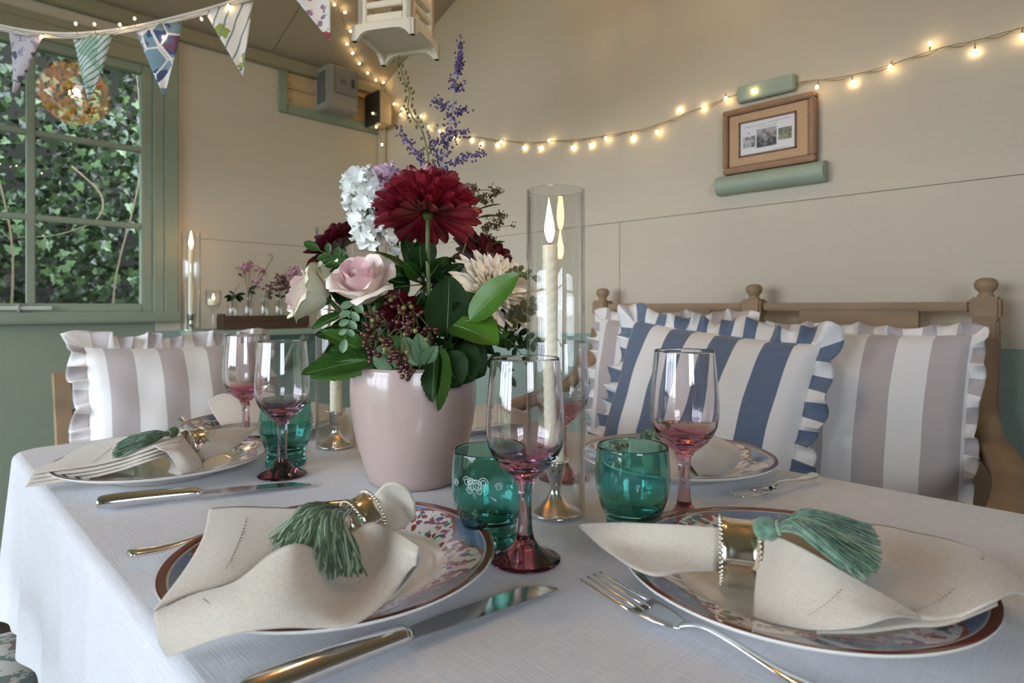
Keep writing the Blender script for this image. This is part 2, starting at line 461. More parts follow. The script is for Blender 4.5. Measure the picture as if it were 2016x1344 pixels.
ivym = [newmesh('leaf', *ivy_leaf(s)) for s in (.036, .044, .054)]
for k, m_ in enumerate(ivym): m_.materials.append(LEAFG[k % 3])
ivym2 = [newmesh('leaf', *ivy_leaf(s)) for s in (.034, .048)]
ivym2[0].materials.append(LEAFG[1]); ivym2[1].materials.append(LEAFG[0])
def ivy_rot():
    return (Matrix.Rotation(rnd.uniform(-.7, .7), 4, 'Z') @ Matrix.Rotation(pi / 2 + rnd.uniform(-.2, .9), 4, 'X') @ Matrix.Rotation(-pi / 2 + rnd.uniform(-.9, .9), 4, 'Z'))
clumps = [(rnd.uniform(-.9, 1.7), rnd.uniform(.4, 2.9), rnd.uniform(.12, .3), rnd.uniform(0, .4)) for _ in range(36)]
def ivy_pos(front):
    c = rnd.choice(clumps); a = rnd.uniform(0, 2 * pi); q = rnd.random() ** .5 * c[2]
    x = c[0] + q * cos(a); z = c[1] + q * sin(a)
    return Vector((x, min(3.98, 3.40 + c[3] * .7 + (0 if front else rnd.uniform(.02, .3)) + .17 * (q / c[2]) ** 2), z))
for i in range(300):
    me = rnd.choice(ivym + ivym2)
    while True:
        p = ivy_pos(True)
        if .15 < p.x < 1.15 and .75 < p.z < 2.5: break
    o = put('leaf', me, None, ivy); o.matrix_local = Matrix.Translation(p - IO) @ ivy_rot()
fo = [MB(), MB(), MB()]
for i in range(20000):
    M = Matrix.Translation((ivy_pos(False) if i % 2 else Vector((rnd.uniform(-1.0, 1.9), rnd.uniform(3.65, 3.98), rnd.uniform(.2, 3.0)))) - IO) @ ivy_rot()
    V, Fc = ivy_leaf(rnd.uniform(.022, .045)); b = rnd.choice(fo[:2] * 2 + fo[2:])
    b.add([M @ Vector(v) for v in V], Fc)
for b, m_ in zip(fo, LEAFG):
    o = put('foliage', b.mesh('foliage', True), m_, ivy); o['kind'] = 'stuff'
STEMB = mat('woody_stem', srgb(140, 122, 92), .8, noise=.3, nscale=30)
for pts in (((.55, 3.42, 1.62), (.66, 3.4, 1.5), (.64, 3.38, 1.38), (.5, 3.42, 1.3), (.36, 3.46, 1.28)), ((.3, 3.4, .5), (.34, 3.42, 1.2), (.26, 3.45, 1.8), (.3, 3.5, 2.6)), ((.8, 3.5, .3), (.72, 3.45, 1.0), (.85, 3.5, 1.7), (.8, 3.5, 2.5))):
    put('vine', newmesh('vine', *tube(smooth_pts([Vector(p) - IO for p in pts], 6), lambda t: .005 - .003 * t, 6)), mat('brown_vine', srgb(96, 84, 62), .8), ivy)  # vines in a darker, even brown than the other woody stems
# ---------------------------------------------------------------- table and cloth
TX0, TX1, TY0, TY1 = .122, .892, -.03, 1.268
tb = thing('dining_table', 'wooden dining table mostly hidden under the pale linen cloth', 'table', ((TX0 + TX1) / 2, (TY0 + TY1) / 2, 0))
hx, hy = (TX1 - TX0) / 2 - .004, (TY1 - TY0) / 2 - .004
put('tabletop', boxm('tabletop', -hx, hx, -hy, hy, TT - .034, TT - .006, .006), OAK, tb)
put('apron', boxm('apron', -hx + .06, hx - .06, -hy + .06, hy - .06, TT - .12, TT - .034, .003), OAK, tb)
for sx in (-1, 1):
    for sy in (-1, 1):
        put('leg', boxm('leg', sx * (hx - .075) - .03, sx * (hx - .075) + .03, sy * (hy - .075) - .03, sy * (hy - .075) + .03, 0, TT - .1, .005), OAK, tb)
LINEN = mat('pale_linen', srgb(222, 222, 226), .9, sheen=.3)
def weave(m, s, strength, c1, c2):
    N, L = nodes(m); b = N['Principled BSDF']; tc = N.new('ShaderNodeTexCoord')
    hs = []
    for ax in (0, 1):
        mp = N.new('ShaderNodeMapping'); L.new(tc.outputs['Object'], mp.inputs[0])
        mp.inputs['Scale'].default_value = (s, s * .03, s) if ax == 0 else (s * .03, s, s)
        n = N.new('ShaderNodeTexNoise'); n.inputs['Scale'].default_value = 1; n.inputs['Detail'].default_value = 2
        L.new(mp.outputs[0], n.inputs[0]); hs.append(n.outputs[0])
    h = math_node(N, L, 'ADD', hs[0], hs[1])
    L.new(mix_node(N, L, math_node(N, L, 'MULTIPLY_ADD', h, 2.2, -1.7), c1, c2), b.inputs['Base Color'])
    bp = N.new('ShaderNodeBump'); bp.inputs['Strength'].default_value = strength; bp.inputs['Distance'].default_value = .001
    L.new(h, bp.inputs['Height']); L.new(bp.outputs[0], b.inputs['Normal'])
weave(LINEN, 900, .3, srgb(206, 206, 211), srgb(222, 222, 226))
def cloth():
    n = 360; V = []; Fc = []; cx, cy = (TX0 + TX1) / 2, (TY0 + TY1) / 2
    rc = .045
    def outline(t):
        # rounded rectangle by arc length -> point, normal, cornerness
        w, h = hx + .006 - rc, hy + .006 - rc
        segs = [('l', 2 * h, (w + rc, -h), (0, 1), (1, 0)), ('c', pi / 2 * rc, (w, h), 0), ('l', 2 * w, (w, h + rc), (-1, 0), (0, 1)), ('c', pi / 2 * rc, (-w, h), pi / 2),
                ('l', 2 * h, (-w - rc, h), (0, -1), (-1, 0)), ('c', pi / 2 * rc, (-w, -h), pi), ('l', 2 * w, (-w, -h - rc), (1, 0), (0, -1)), ('c', pi / 2 * rc, (w, -h), 1.5 * pi)]
        tot = sum(s[1] for s in segs); q = (t % 1) * tot
        for s in segs:
            if q <= s[1] + 1e-9:
                if s[0] == 'l':
                    p = (s[2][0] + s[3][0] * q, s[2][1] + s[3][1] * q); dc = min(q, s[1] - q)
                    return p, s[4], max(0, 1 - dc / .16)
                a = s[3] + q / rc
                return (s[2][0] + rc * cos(a), s[2][1] + rc * sin(a)), (cos(a), sin(a)), 1
            q -= s[1]
        return (w + rc, -h), (1, 0), 1
    rings = [('in', .03), ('in', .012), ('f', 0), ('f', .33), ('f', .66), ('f', 1)] + [('d', k / 9) for k in range(1, 10)]
    drop = .240
    for kind, q in rings:
        for k in range(n):
            p, nr, c = outline(k / n)
            ph = k / n * 2 * pi
            if kind == 'in': x, y, z = p[0] - nr[0] * q, p[1] - nr[1] * q, TT
            elif kind == 'f':
                a = q * pi / 2; rr = .012; x, y = p[0] + nr[0] * (rr * sin(a) - rr), p[1] + nr[1] * (rr * sin(a) - rr); z = TT - rr + rr * cos(a)
            else:
                fl = q * (.003 + .016 * c ** 1.5) + q * .007 * sin(ph * 23 + 2 * sin(ph * 5)) + q * .004 * sin(ph * 41)
                x, y = p[0] + nr[0] * fl, p[1] + nr[1] * fl; z = TT - .012 - (drop - .012) * q - .012 * c * q
            V.append((x, y, z))
    m = len(rings)
    for i in range(m - 1):
        for k in range(n):
            k2 = (k + 1) % n; Fc.append((i * n + k, (i + 1) * n + k, (i + 1) * n + k2, i * n + k2))
    Fc.append(tuple(range(n)))
    return V, Fc
tc_ = put('tablecloth', newmesh('tablecloth', *cloth()), LINEN, loc=((TX0 + TX1) / 2, (TY0 + TY1) / 2, 0))
tag(tc_, 'pale grey-white linen cloth draped over the dining table', 'tablecloth')

# ---------------------------------------------------------------- plates
def plate_mat():
    m = mat('floral_transfer_china', (.9, .88, .83), .12, coat=.6)
    N, L = nodes(m); b = N['Principled BSDF']; tc = N.new('ShaderNodeTexCoord'); sp = N.new('ShaderNodeSeparateXYZ'); L.new(tc.outputs['Object'], sp.inputs[0])
    x, y = sp.outputs[0], sp.outputs[1]
    r = math_node(N, L, 'SQRT', math_node(N, L, 'ADD', math_node(N, L, 'MULTIPLY', x, x), math_node(N, L, 'MULTIPLY', y, y)))
    a = math_node(N, L, 'ARCTAN2', y, x)
    lobes = math_node(N, L, 'SINE', math_node(N, L, 'MULTIPLY', a, 6))
    cb = N.new('ShaderNodeCombineXYZ'); L.new(math_node(N, L, 'MULTIPLY', a, .115), cb.inputs[0]); L.new(r, cb.inputs[1])
    ns = N.new('ShaderNodeTexNoise'); ns.inputs['Scale'].default_value = 110; ns.inputs['Detail'].default_value = 2; L.new(cb.outputs[0], ns.inputs[0])
    wob = N.new('ShaderNodeVectorMath'); wob.operation = 'MULTIPLY_ADD'; L.new(ns.outputs[1], wob.inputs[0]); wob.inputs[1].default_value = (.008,) * 3; L.new(cb.outputs[0], wob.inputs[2])
    vo = N.new('ShaderNodeTexVoronoi'); vo.inputs['Scale'].default_value = 150; L.new(wob.outputs[0], vo.inputs['Vector'])
    hue = N.new('ShaderNodeSeparateColor'); L.new(vo.outputs['Color'], hue.inputs[0])
    fl = ramp_node(N, L, hue.outputs[0], [(0, srgb(120, 40, 90)), (.18, srgb(170, 60, 110)), (.3, srgb(60, 128, 120)), (.45, srgb(150, 72, 48)), (.58, srgb(96, 84, 140)), (.72, srgb(232, 226, 226)), (.86, srgb(160, 80, 56))], 'CONSTANT')
    fmask = math_node(N, L, 'LESS_THAN', vo.outputs['Distance'], .56)
    n2 = N.new('ShaderNodeTexNoise'); n2.inputs['Scale'].default_value = 45; L.new(cb.outputs[0], n2.inputs[0])
    bunch = math_node(N, L, 'GREATER_THAN', n2.outputs[0], .40)
    fmask = math_node(N, L, 'MULTIPLY', fmask, bunch)
    # blue ground with a scalloped inner edge
    edge = math_node(N, L, 'MULTIPLY_ADD', lobes, .011, .1165)
    blue = math_node(N, L, 'GREATER_THAN', r, edge)
    sc = math_node(N, L, 'LESS_THAN', math_node(N, L, 'ABSOLUTE', math_node(N, L, 'SUBTRACT', r, edge)), .0022)
    n3 = N.new('ShaderNodeTexNoise'); n3.inputs['Scale'].default_value = 330; L.new(tc.outputs['Object'], n3.inputs[0])
    bl = mix_node(N, L, n3.outputs[0], srgb(88, 118, 160), srgb(120, 158, 192))
    white = (.86, .84, .82)
    c = mix_node(N, L, blue, white, bl)
    c = mix_node(N, L, sc, c, srgb(150, 84, 60))
    inrim = math_node(N, L, 'MULTIPLY', math_node(N, L, 'GREATER_THAN', r, .091), math_node(N, L, 'LESS_THAN', r, .1235))
    notblue = math_node(N, L, 'SUBTRACT', 1.0, math_node(N, L, 'MULTIPLY', blue, .75))
    c = mix_node(N, L, math_node(N, L, 'MULTIPLY', math_node(N, L, 'MULTIPLY', fmask, inrim), notblue), c, fl)
    # lines and edge band
    band = math_node(N, L, 'GREATER_THAN', r, .1278)
    tick = math_node(N, L, 'GREATER_THAN', math_node(N, L, 'FRACT', math_node(N, L, 'MULTIPLY', a, 42)), .72)
    red = mix_node(N, L, math_node(N, L, 'MULTIPLY', tick, .5), srgb(116, 44, 32), srgb(80, 32, 28))
    c = mix_node(N, L, band, c, red)
    ln = math_node(N, L, 'MULTIPLY', math_node(N, L, 'GREATER_THAN', r, .1262), math_node(N, L, 'LESS_THAN', r, .1278))
    c = mix_node(N, L, ln, c, srgb(206, 196, 200))
    c = mix_node(N, L, math_node(N, L, 'LESS_THAN', r, .0905), c, srgb(228, 220, 205))
    under = math_node(N, L, 'GREATER_THAN', r, .1348)
    c = mix_node(N, L, under, c, srgb(225, 222, 215))
    L.new(c, b.inputs['Base Color'])
    return m
PLATE = plate_mat()
CHINA = mat('white_china', srgb(228, 226, 220), .15, coat=.5)
prof_top = [(.0001, .0062), (.05, .0062), (.080, .0064), (.088, .008), (.094, .0125), (.100, .0152), (.115, .019), (.128, .022), (.133, .0234), (.135, .0232)]
prof_bot = [(.135, .0232), (.1352, .0215), (.130, .0182), (.115, .0146), (.100, .0106), (.090, .006), (.080, .0025), (.078, 0), (.074, 0), (.072, .0025), (.0001, .0025)]
me_well = newmesh('well', *lathe(prof_top[:6], 96)); me_rim = newmesh('rim', *lathe(prof_top[5:], 128)); me_und = newmesh('underside', *lathe(prof_bot, 96))
def plate(loc, label):
    t = thing('dinner_plate', label, 'plate', loc, rz=random.uniform(0, 6), group='floral dinner plates')
    put('rim', me_rim, PLATE, t); put('well', me_well, PLATE, t); put('underside', me_und, CHINA, t)
    return t
def tabpos(cx, z): return cz(cx, z, TT + .0005)
plate(tabpos(-.150, .523), 'floral plate holding the napkin whose tassel droops in front of its ring')
plate(tabpos(.228, .497), 'floral plate under the napkin with its tassel spread towards the bench arm')
plate(tabpos(-.486, .859), 'floral plate at the table corner below the window sill')
plate(tabpos(.232, .868), 'floral plate in front of the blue striped cushion')
plate(Vector((.47, 1.118, TT + .0005)), 'floral plate in front of the cushion on the carver chair')
plate(Vector((.742, .90, TT + .0005)), 'floral plate half hidden behind the pink vase and wine glass')

# ---------------------------------------------------------------- glasses
WG = .184
wine_out = [(.0001, 0), (.030, 0), (.0322, .001), (.0322, .0022), (.028, .0042), (.020, .0072), (.0125, .0125), (.0082, .020), (.0064, .030), (.0058, .045), (.0062, .060), (.0075, .070), (.0115, .0765), (.018, .0815),
            (.0245, .0875), (.030, .095), (.0340, .104), (.0356, .114), (.0358, .125), (.0349, .142), (.0332, .162), (.0318, .178), (.0314, WG - .0022), (.0312, WG - .0007)]
wine_in = [(.0308, WG), (.0304, WG), (.0301, WG - .0007), (.0303, WG - .0022), (.0307, .178), (.0320, .162), (.0337, .142), (.0345, .125), (.0342, .114), (.0325, .105), (.0285, .0975), (.0225, .0915), (.014, .0878), (.0001, .0865)]
PINK = zglass('rose_tinted_glass', [(0, srgb(150, 70, 92)), (.05, srgb(160, 84, 104)), (.12, srgb(226, 190, 198)), (.34, srgb(232, 205, 212)), (.42, srgb(198, 110, 148)), (.49, srgb(214, 140, 172)), (.56, srgb(251, 245, 248)), (1, (.985, .975, .98))], WG)
me_foot = newmesh('foot', *lathe(wine_out[:8], 56)); me_stem = newmesh('stem', *lathe(wine_out[7:13], 40)); me_bowl = newmesh('bowl', *lathe(wine_out[12:] + wine_in, 64))
def wine(loc, label):
    t = thing('wine_glass', label, 'wine glass', loc, group='rose tinted wine glasses')
    put('foot', me_foot, PINK, t); put('stem', me_stem, PINK, t); put('bowl', me_bowl, PINK, t)
EPS = Vector((0, 0, .0006))
wine(T(1034, 1103) + EPS, 'pink stemmed wine glass between the teal tumbler and the silver knife tip')
wine(T(1347, 1029) + EPS, 'pink stemmed wine glass in front of the blue striped cushion')
wine(T(556, 936) + EPS, 'pink stemmed wine glass standing before the teal tumbler near the knife')
wine(T(484, 876) + EPS, 'pink stemmed wine glass behind the napkin at the window corner')
wine(T(1107, 942) + EPS, 'pink stemmed wine glass seen through the tall hurricane cylinder')
TG = .092
tum_out = [(.0001, .0005), (.026, .0005), (.0282, .002), (.0285, .005), (.0268, .010), (.0256, .015), (.0264, .020), (.0300, .029), (.0338, .039), (.0362, .050), (.0370, .060), (.0368, .072), (.0358, .084), (.0352, TG - .0026), (.0350, TG - .0008)]
tum_in = [(.0346, TG), (.0340, TG), (.0336, TG - .0008), (.0337, TG - .0026), (.0342, .084), (.0351, .072), (.0352, .060), (.0344, .050), (.0320, .039), (.0284, .030), (.0225, .0245), (.014, .0225), (.0001, .0222)]
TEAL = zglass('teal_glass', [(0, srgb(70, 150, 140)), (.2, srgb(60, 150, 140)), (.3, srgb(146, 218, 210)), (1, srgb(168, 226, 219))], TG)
me_tb = newmesh('base', *lathe(tum_out[:7], 48)); me_tw = newmesh('cup', *lathe(tum_out[6:] + tum_in, 64))
ETCH = mat('etched_glass', (.75, .9, .86), .7)
def tumbler(loc, label, etch=None):
    t = thing('tumbler', label, 'tumbler', loc, group='teal glass tumblers')
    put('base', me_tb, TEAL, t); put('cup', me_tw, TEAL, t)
    if etch is not None:
        b = MB()
        def rad(z):
            for (r0, z0), (r1, z1) in zip(tum_out, tum_out[1:]):
                if z0 <= z <= z1: return r0 + (r1 - r0) * (z - z0) / max(z1 - z0, 1e-6) + .00025
            return .0355
        def curl(u0, z0, s, flip):
            pts = []
            for k in range(22):
                q = k / 21; a = q * 3.4 * pi; rr = s * (1 - .75 * q)
                u = u0 + flip * (rr * cos(a) - s); z = z0 + rr * sin(a)
                R = rad(z); an = etch + u / R; pts.append((R * cos(an), R * sin(an), z))
            b.add(*tube(pts, .00024, 4))
        for u0, z0, s, f in ((.004, .066, .006, 1), (-.004, .066, .006, -1), (.013, .069, .005, 1), (-.013, .069, .005, -1), (.009, .061, .004, 1), (-.009, .061, .004, -1), (0, .069, .004, 1), (.019, .065, .004, -1), (-.019, .065, .004, 1)):
            curl(u0, z0, s, f)
        put('etched_scroll', b.mesh('etched_scroll', True), ETCH, t)
toc = -3 * pi / 4     # towards the camera
tumbler(T(964, 1070) + EPS, 'teal tumbler with etched scroll beside the pink vase', toc - .35)
tumbler(T(1245, 1058) + EPS, 'teal tumbler between the hurricane candle and the napkin point')
tumbler(T(563, 916) + EPS, 'teal tumbler partly behind a wine glass near the window corner')

# ---------------------------------------------------------------- silver candlesticks, twisted candles, hurricane cylinders
stick = [(.0001, 0), (.0285, 0), (.0292, .0012), (.0286, .003), (.0272, .0042), (.026, .0046), (.0245, .006), (.018, .0095), (.0115, .0155), (.0075, .023), (.0056, .0285), (.0062, .0305), (.0078, .032), (.0066, .034),
         (.0076, .037), (.0098, .043), (.0108, .050), (.0112, .0555), (.0142, .0575), (.0152, .059), (.0148, .0603), (.0105, .0603), (.0098, .0598), (.0096, .048), (.0001, .048)]
me_stick = newmesh('body', *lathe(stick, 56))
bb = MB()
for k in range(64):
    a = 2 * pi * k / 64; V, Fc = ball(.00115, 6, 4); bb.add([Vector(v) + Vector((.0279 * cos(a), .0279 * sin(a), .0036)) for v in V], Fc)
for k in range(34):
    a = 2 * pi * k / 34; V, Fc = ball(.0009, 6, 4); bb.add([Vector(v) + Vector((.0150 * cos(a), .0150 * sin(a), .0594)) for v in V], Fc)
me_bead = bb.mesh('beading', True)
def candlestick(loc, label):
    t = thing('candlestick', label, 'candlestick', loc, group='silver candlesticks')
    put('body', me_stick, SILVER, t); o = put('beading', me_bead, SILVER, t); o['kind'] = 'stuff'
def candle_mesh(h, r):
    n = 24; V = []; rows_ = int(h / .0022)
    for i in range(rows_ + 1):
        z = h * i / rows_; am = min(1, max(0, (z - .022) / .02)) * min(1, max(0, (h - .006 - z) / .01))
        rr = r * (1 - .12 * z / h)
        for k in range(n):
            a = 2 * pi * k / n
            V.append(((rr + am * .0011 * abs(sin(1.5 * (a - z * 190))) - am * .0005) * cos(a), (rr + am * .0011 * abs(sin(1.5 * (a - z * 190))) - am * .0005) * sin(a), z))
    Fc = [(i * n + k, i * n + (k + 1) % n, (i + 1) * n + (k + 1) % n, (i + 1) * n + k) for i in range(rows_) for k in range(n)]
    Fc.append(tuple(rows_ * n + k for k in range(n))); Fc.append(tuple(range(n - 1, -1, -1)))
    return V, Fc
fp = [(.0001, 0), (.0026, .002), (.0046, .007), (.0056, .013), (.0053, .020), (.0036, .029), (.0022, .038), (.0009, .045), (.0001, .050)]
me_flame = newmesh('flame', *lathe(fp, 16)); me_wick = newmesh('wick', *tube([(0, 0, -.002), (.0003, 0, .004), (.0012, 0, .009)], .0008, 6))
me_candle = newmesh('wax', *candle_mesh(.25, .0096))
def candle(loc, label, tilt=(0, 0), lit=True, me=me_candle, h=.25, fs=1.0):
    t = thing('candle', label, 'candle', loc, group='twisted ivory candles')
    t.rotation_euler = (tilt[0], tilt[1], 0)
    put('wax', me, WAX, t); put('wick', me_wick, WICKM, t, (0, 0, h))
    if lit:
        f = put('flame', me_flame, FLAME, t, (0, 0, h + .003)); f.scale = (fs, fs, fs)
HC = .36; HR = .0325
cyl = lathe([(HR, .0), (HR, HC - .001), (HR - .0011, HC), (HR - .0022, HC - .001), (HR - .0022, .0)], 72, close=True)
me_cyl = newmesh('cylinder', *cyl)
def hurricane(loc, label):
    o = put('hurricane_glass', me_cyl, GLASST, None, loc)
    tag(o, label, 'hurricane glass', 'clear hurricane cylinders')
for (x, y, a, b, c, tl) in ((1094, 1011, 'beaded silver candlestick inside the hurricane cylinder near the bench cushions', 'burning twisted ivory candle standing in front of the bare wall', 'tall clear hurricane cylinder around the burning candle near the bench', (-.018, -.018)),
                            (661, 879, 'beaded silver candlestick inside the cylinder behind the pink vase', 'twisted ivory candle rising behind the roses', 'tall clear hurricane cylinder behind the roses and the vase', (.004, .006))):
    p = T(x, y) + EPS
    candlestick(p, a); candle(p + Vector((0, 0, .0485)), b, tl); hurricane(p, c)
# ---------------------------------------------------------------- vase
VASE_C = cz((815 - PX) / F * .812, .812, TT + .0006)
vp = [(.0001, 0), (.054, 0), (.0575, .002), (.0605, .010), (.0665, .028), (.0735, .052), (.0792, .078), (.0822, .102), (.0830, .122), (.0822, .140), (.0806, .150), (.0796, .1535), (.0780, .1545), (.0764, .1530), (.0770, .140), (.0778, .12), (.075, .085), (.066, .045), (.055, .015), (.0001, .010)]
VASEM = mat('blush_glaze', srgb(188, 166, 158), .22, noise=.08, nscale=10, coat=.3)
vs = put('vase', newmesh('vase', *lathe(vp, 80)), VASEM, None, VASE_C)
tag(vs, 'rounded blush pink ceramic vase holding the bouquet', 'vase')

# ---------------------------------------------------------------- cutlery
def knife(a, b, label, roll=0.):
    """a: handle end, b: blade tip (on the cloth)"""
    d = (b - a); Ln = d.length; M = orient(a, d, (0, 0, 1))
    t = thing('table_knife', label, 'knife', a, group='silver table knives')
    R = M.to_3x3().to_4x4()
    hl = Ln * .44
    pts = [(0, 0, .0078), (.003, 0, .0078), (.02, 0, .0078), (hl * .5, 0, .0078), (hl * .9, 0, .0070), (hl, 0, .0066)]
    rr = [.0045, .0088, .0106, .0100, .0084, .0076]
    P = smooth_pts(pts, 4); rs = [p.x for p in smooth_pts([(r, 0, 0) for r in rr], 4)]
    V, Fc = tube(P, lambda q: rs[round(q * (len(rs) - 1))], 14, flat=.78)
    put('handle', newmesh('handle', [R @ Vector(v) for v in V], Fc), SILVER, t)
    V, Fc = tube([(hl - .001, 0, .006), (hl + .002, 0, .006), (hl + .005, 0, .0055)], lambda q: .0078 - .002 * q, 14, flat=.7)
    put('bolster', newmesh('bolster', [R @ Vector(v) for v in V], Fc), SILVER, t)
    # blade: flat wedge with a rounded tip
    n = 20; V = []; w = .0095
    for i in range(n + 1):
        q = i / n; x = hl + .004 + (Ln - hl - .004) * q
        y0 = -w * (.75 + .25 * min(1, q * 3)); y1 = w * (.75 + .25 * min(1, q * 4))
        if q > .8: e = (q - .8) / .2; y1 = y1 - (y1 - y0 - .002) * e ** 1.6
        z = .0055 - .004 * q
        V += [(x, y0, z + .0003), (x, y0, z - .0005), (x, y1, z - .0010), (x, y1, z + .0010)]
    Fc = [(i * 4 + k, i * 4 + (k + 1) % 4, i * 4 + 4 + (k + 1) % 4, i * 4 + 4 + k) for i in range(n) for k in range(4)] + [(3, 2, 1, 0), (n * 4, n * 4 + 1, n * 4 + 2, n * 4 + 3)]
    put('blade', newmesh('blade', [R @ Vector(v) for v in V], Fc, False), mat('knife_steel', (.45, .45, .46), .12, metal=1) if 'knife_steel' not in bpy.data.materials else bpy.data.materials['knife_steel'], t)
knife(H(190, 1003, .003), H(610, 953, .002), 'silver knife lying before the plate at the window corner')
knife(H(470, 1395, .003), H(1083, 1155, .002), 'silver knife beside the wine glass foot, tip under its shadow')
def fork(a, b, label, handle_only=False):
    """a: tine tips, b: handle end"""
    d = (b - a); k0 = d.length / .20; Ln = .20; M = orient(a, d, (0, 0, 1)); R = M.to_3x3().to_4x4() @ Matrix.Scale(k0, 4)
    t = thing('table_fork', label, 'fork', a, group='silver table forks')
    # handle and neck
    P = [(.086, 0, .0045), (.095, 0, .0085), (.106, 0, .0105), (.124, 0, .0095), (.15, 0, .006), (Ln * .87, 0, .0045), (Ln - .004, 0, .0065), (Ln, 0, .007)]
    wd = [.0055, .0036, .0030, .0032, .0042, .0085, .0095, .004]
    Q = smooth_pts(P, 5); ws = [p.x for p in smooth_pts([(w, 0, 0) for w in wd], 5)]
    V, Fc = tube(Q, lambda q: ws[round(q * (len(ws) - 1))], 12, flat=.34, up=(0, 0, 1))
    put('handle', newmesh('handle', [R @ Vector(v) for v in V], Fc), SILVER, t)
    # head: plate curving up into four tines
    def zc(x): return .0030 + .0035 * (1 - x / .09) ** 2 * 1.5 if x < .09 else .003
    prof = [(.050, .0126), (.060, .0128), (.070, .0120), (.079, .0090), (.087, .0052)]
    V = []
    for x, w in prof:
        for k in range(9):
            s = -1 + 2 * k / 8
            V.append((x, s * w, zc(x) - .0018 * (1 - s * s)))
    V, Fc = solid(V, grid_faces(5, 9), .0014)
    hd = put('head', newmesh('head', [R @ Vector(v) for v in V], Fc), SILVER, t)
    for k in range(4):
        y = (-1 + 2 * k / 3) * .0112
        pts = [(x, y * (1 - .06 * (1 - x / .056)), zc(x) - .0008) for x in (.056, .04, .026, .013, .004, 0)]
        V, Fc = tube(pts, lambda q: .0016 - .0006 * q, 8, flat=.8)
        put('tine', newmesh('tine', [R @ Vector(v) for v in V], Fc), SILVER, hd)
fork(H(1163, 1151, .006), H(1163, 1151, .006) + (H(1600, 1372, .004) - H(1163, 1151, .006)).normalized() * .205, 'silver fork with tines beside the point of the near napkin')
fork(H(1450, 984, .004), H(1606, 941, .006), 'silver fork lying between the bench cushions and the napkin ring plate')
fork(H(251, 1104, .006) + (H(470, 1052, .003) - H(251, 1104, .006)).normalized() * .185, H(251, 1104, .006), 'silver fork with only its handle showing beside the drooping tassel plate')
fork(H(357, 829, .006) + (H(440, 893, .003) - H(357, 829, .006)).normalized() * .185, H(357, 829, .006), 'silver fork handle peeping above the napkin ring at the window corner')

# ---------------------------------------------------------------- napkins
NAP = mat('ecru_linen', srgb(214, 203, 186), .9, sheen=.4)
weave(NAP, 1100, .25, srgb(190, 179, 162), srgb(204, 194, 179))
STITCH = mat('hem_stitch', srgb(140, 124, 100), .9)
def napkin(sheets, label, hems=(), th=.0016, layers=()):
    p0 = sheets[0][0][0]; o0 = H(*p0)
    base = Vector((o0.x, o0.y, TT))
    t = thing('napkin', label, 'napkin', base, group='ecru linen napkins')
    surf = []
    for G in sheets:
        G3 = [[H(*p) for p in r] for r in G]
        V, Fc, nu, nv = csurf(G3, 6, 6)
        surf.append((V, nu, nv))
        V, Fc = solid(V, Fc, th)
        # face the camera side up
        put('fold', newmesh('fold', [v - base for v in V], Fc), NAP, t)
    for si, dz, dxy in layers:
        G3 = [[H(*p) + Vector((dxy[0], dxy[1], dz)) for p in r] for r in sheets[si]]
        V, Fc, nu, nv = csurf(G3, 6, 6); V, Fc = solid(V, Fc, th)
        put('fold', newmesh('fold', [v - base for v in V], Fc), NAP, t)
    for pts in hems:
        P = smooth_pts([H(*p) for p in pts], 14); b = MB()
        for k in range(0, len(P) - 1, 2):
            V, Fc = tube([P[k] - base, P[k + 1] - base], .00035, 4); b.add(V, Fc)
        put('hem_stitching', b.mesh('hem_stitching'), STITCH, t)
    return t
n1A = [[(412, 1003, .030), (470, 999, .034), (540, 1001, .038), (620, 1003, .044), (690, 1000, .050)],
       [(400, 1060, .034), (460, 1055, .040), (530, 1050, .042), (610, 1045, .044), (690, 1025, .050)],
       [(366, 1122, .032), (430, 1112, .040), (510, 1100, .042), (590, 1085, .042), (680, 1060, .048)],
       [(304, 1204, .028), (372, 1172, .032), (450, 1150, .036), (540, 1120, .038), (650, 1090, .044)]]
n1B = [[(304, 1207, .029), (385, 1172, .036), (465, 1147, .046), (535, 1092, .064), (585, 1072, .070), (632, 1082, .056), (690, 1050, .046), (735, 1030, .052), (782, 1050, .062), (827, 1078, .064)],
       [(308, 1232, .022), (390, 1198, .034), (470, 1174, .046), (545, 1135, .058), (600, 1132, .056), (650, 1140, .040), (705, 1120, .034), (750, 1088, .044), (790, 1080, .058), (824, 1092, .061)],
       [(318, 1266, .012), (395, 1234, .028), (470, 1210, .040), (550, 1192, .046), (615, 1195, .042), (668, 1198, .034), (722, 1172, .034), (765, 1130, .042), (798, 1104, .052), (822, 1100, .057)],
       [(335, 1291, .004), (402, 1266, .020), (475, 1244, .031), (560, 1234, .034), (630, 1236, .031), (692, 1232, .031), (745, 1198, .034), (782, 1158, .039), (806, 1122, .046), (822, 1108, .053)]]
n1C = [[(735, 1030, .050), (782, 1050, .061), (827, 1078, .063)], [(750, 1075, .030), (800, 1080, .036), (829, 1098, .050)], [(745, 1120, .024), (795, 1125, .025), (822, 1120, .036)], [(720, 1180, .024), (768, 1180, .024), (800, 1150, .029)]]
n1D = [[(722, 1000, .048), (735, 978, .060), (757, 952, .076), (780, 949, .080), (804, 962, .074), (817, 988, .060)],
       [(735, 1012, .046), (752, 1000, .052), (775, 985, .056), (795, 985, .056), (808, 990, .056), (818, 1000, .054)],
       [(742, 1022, .042), (760, 1012, .044), (780, 1006, .044), (797, 1004, .044), (810, 1005, .046), (819, 1008, .048)],
       [(742, 1042, .026), (757, 1046, .024), (772, 1045, .024), (788, 1040, .026), (804, 1028, .030), (817, 1012, .042)]]
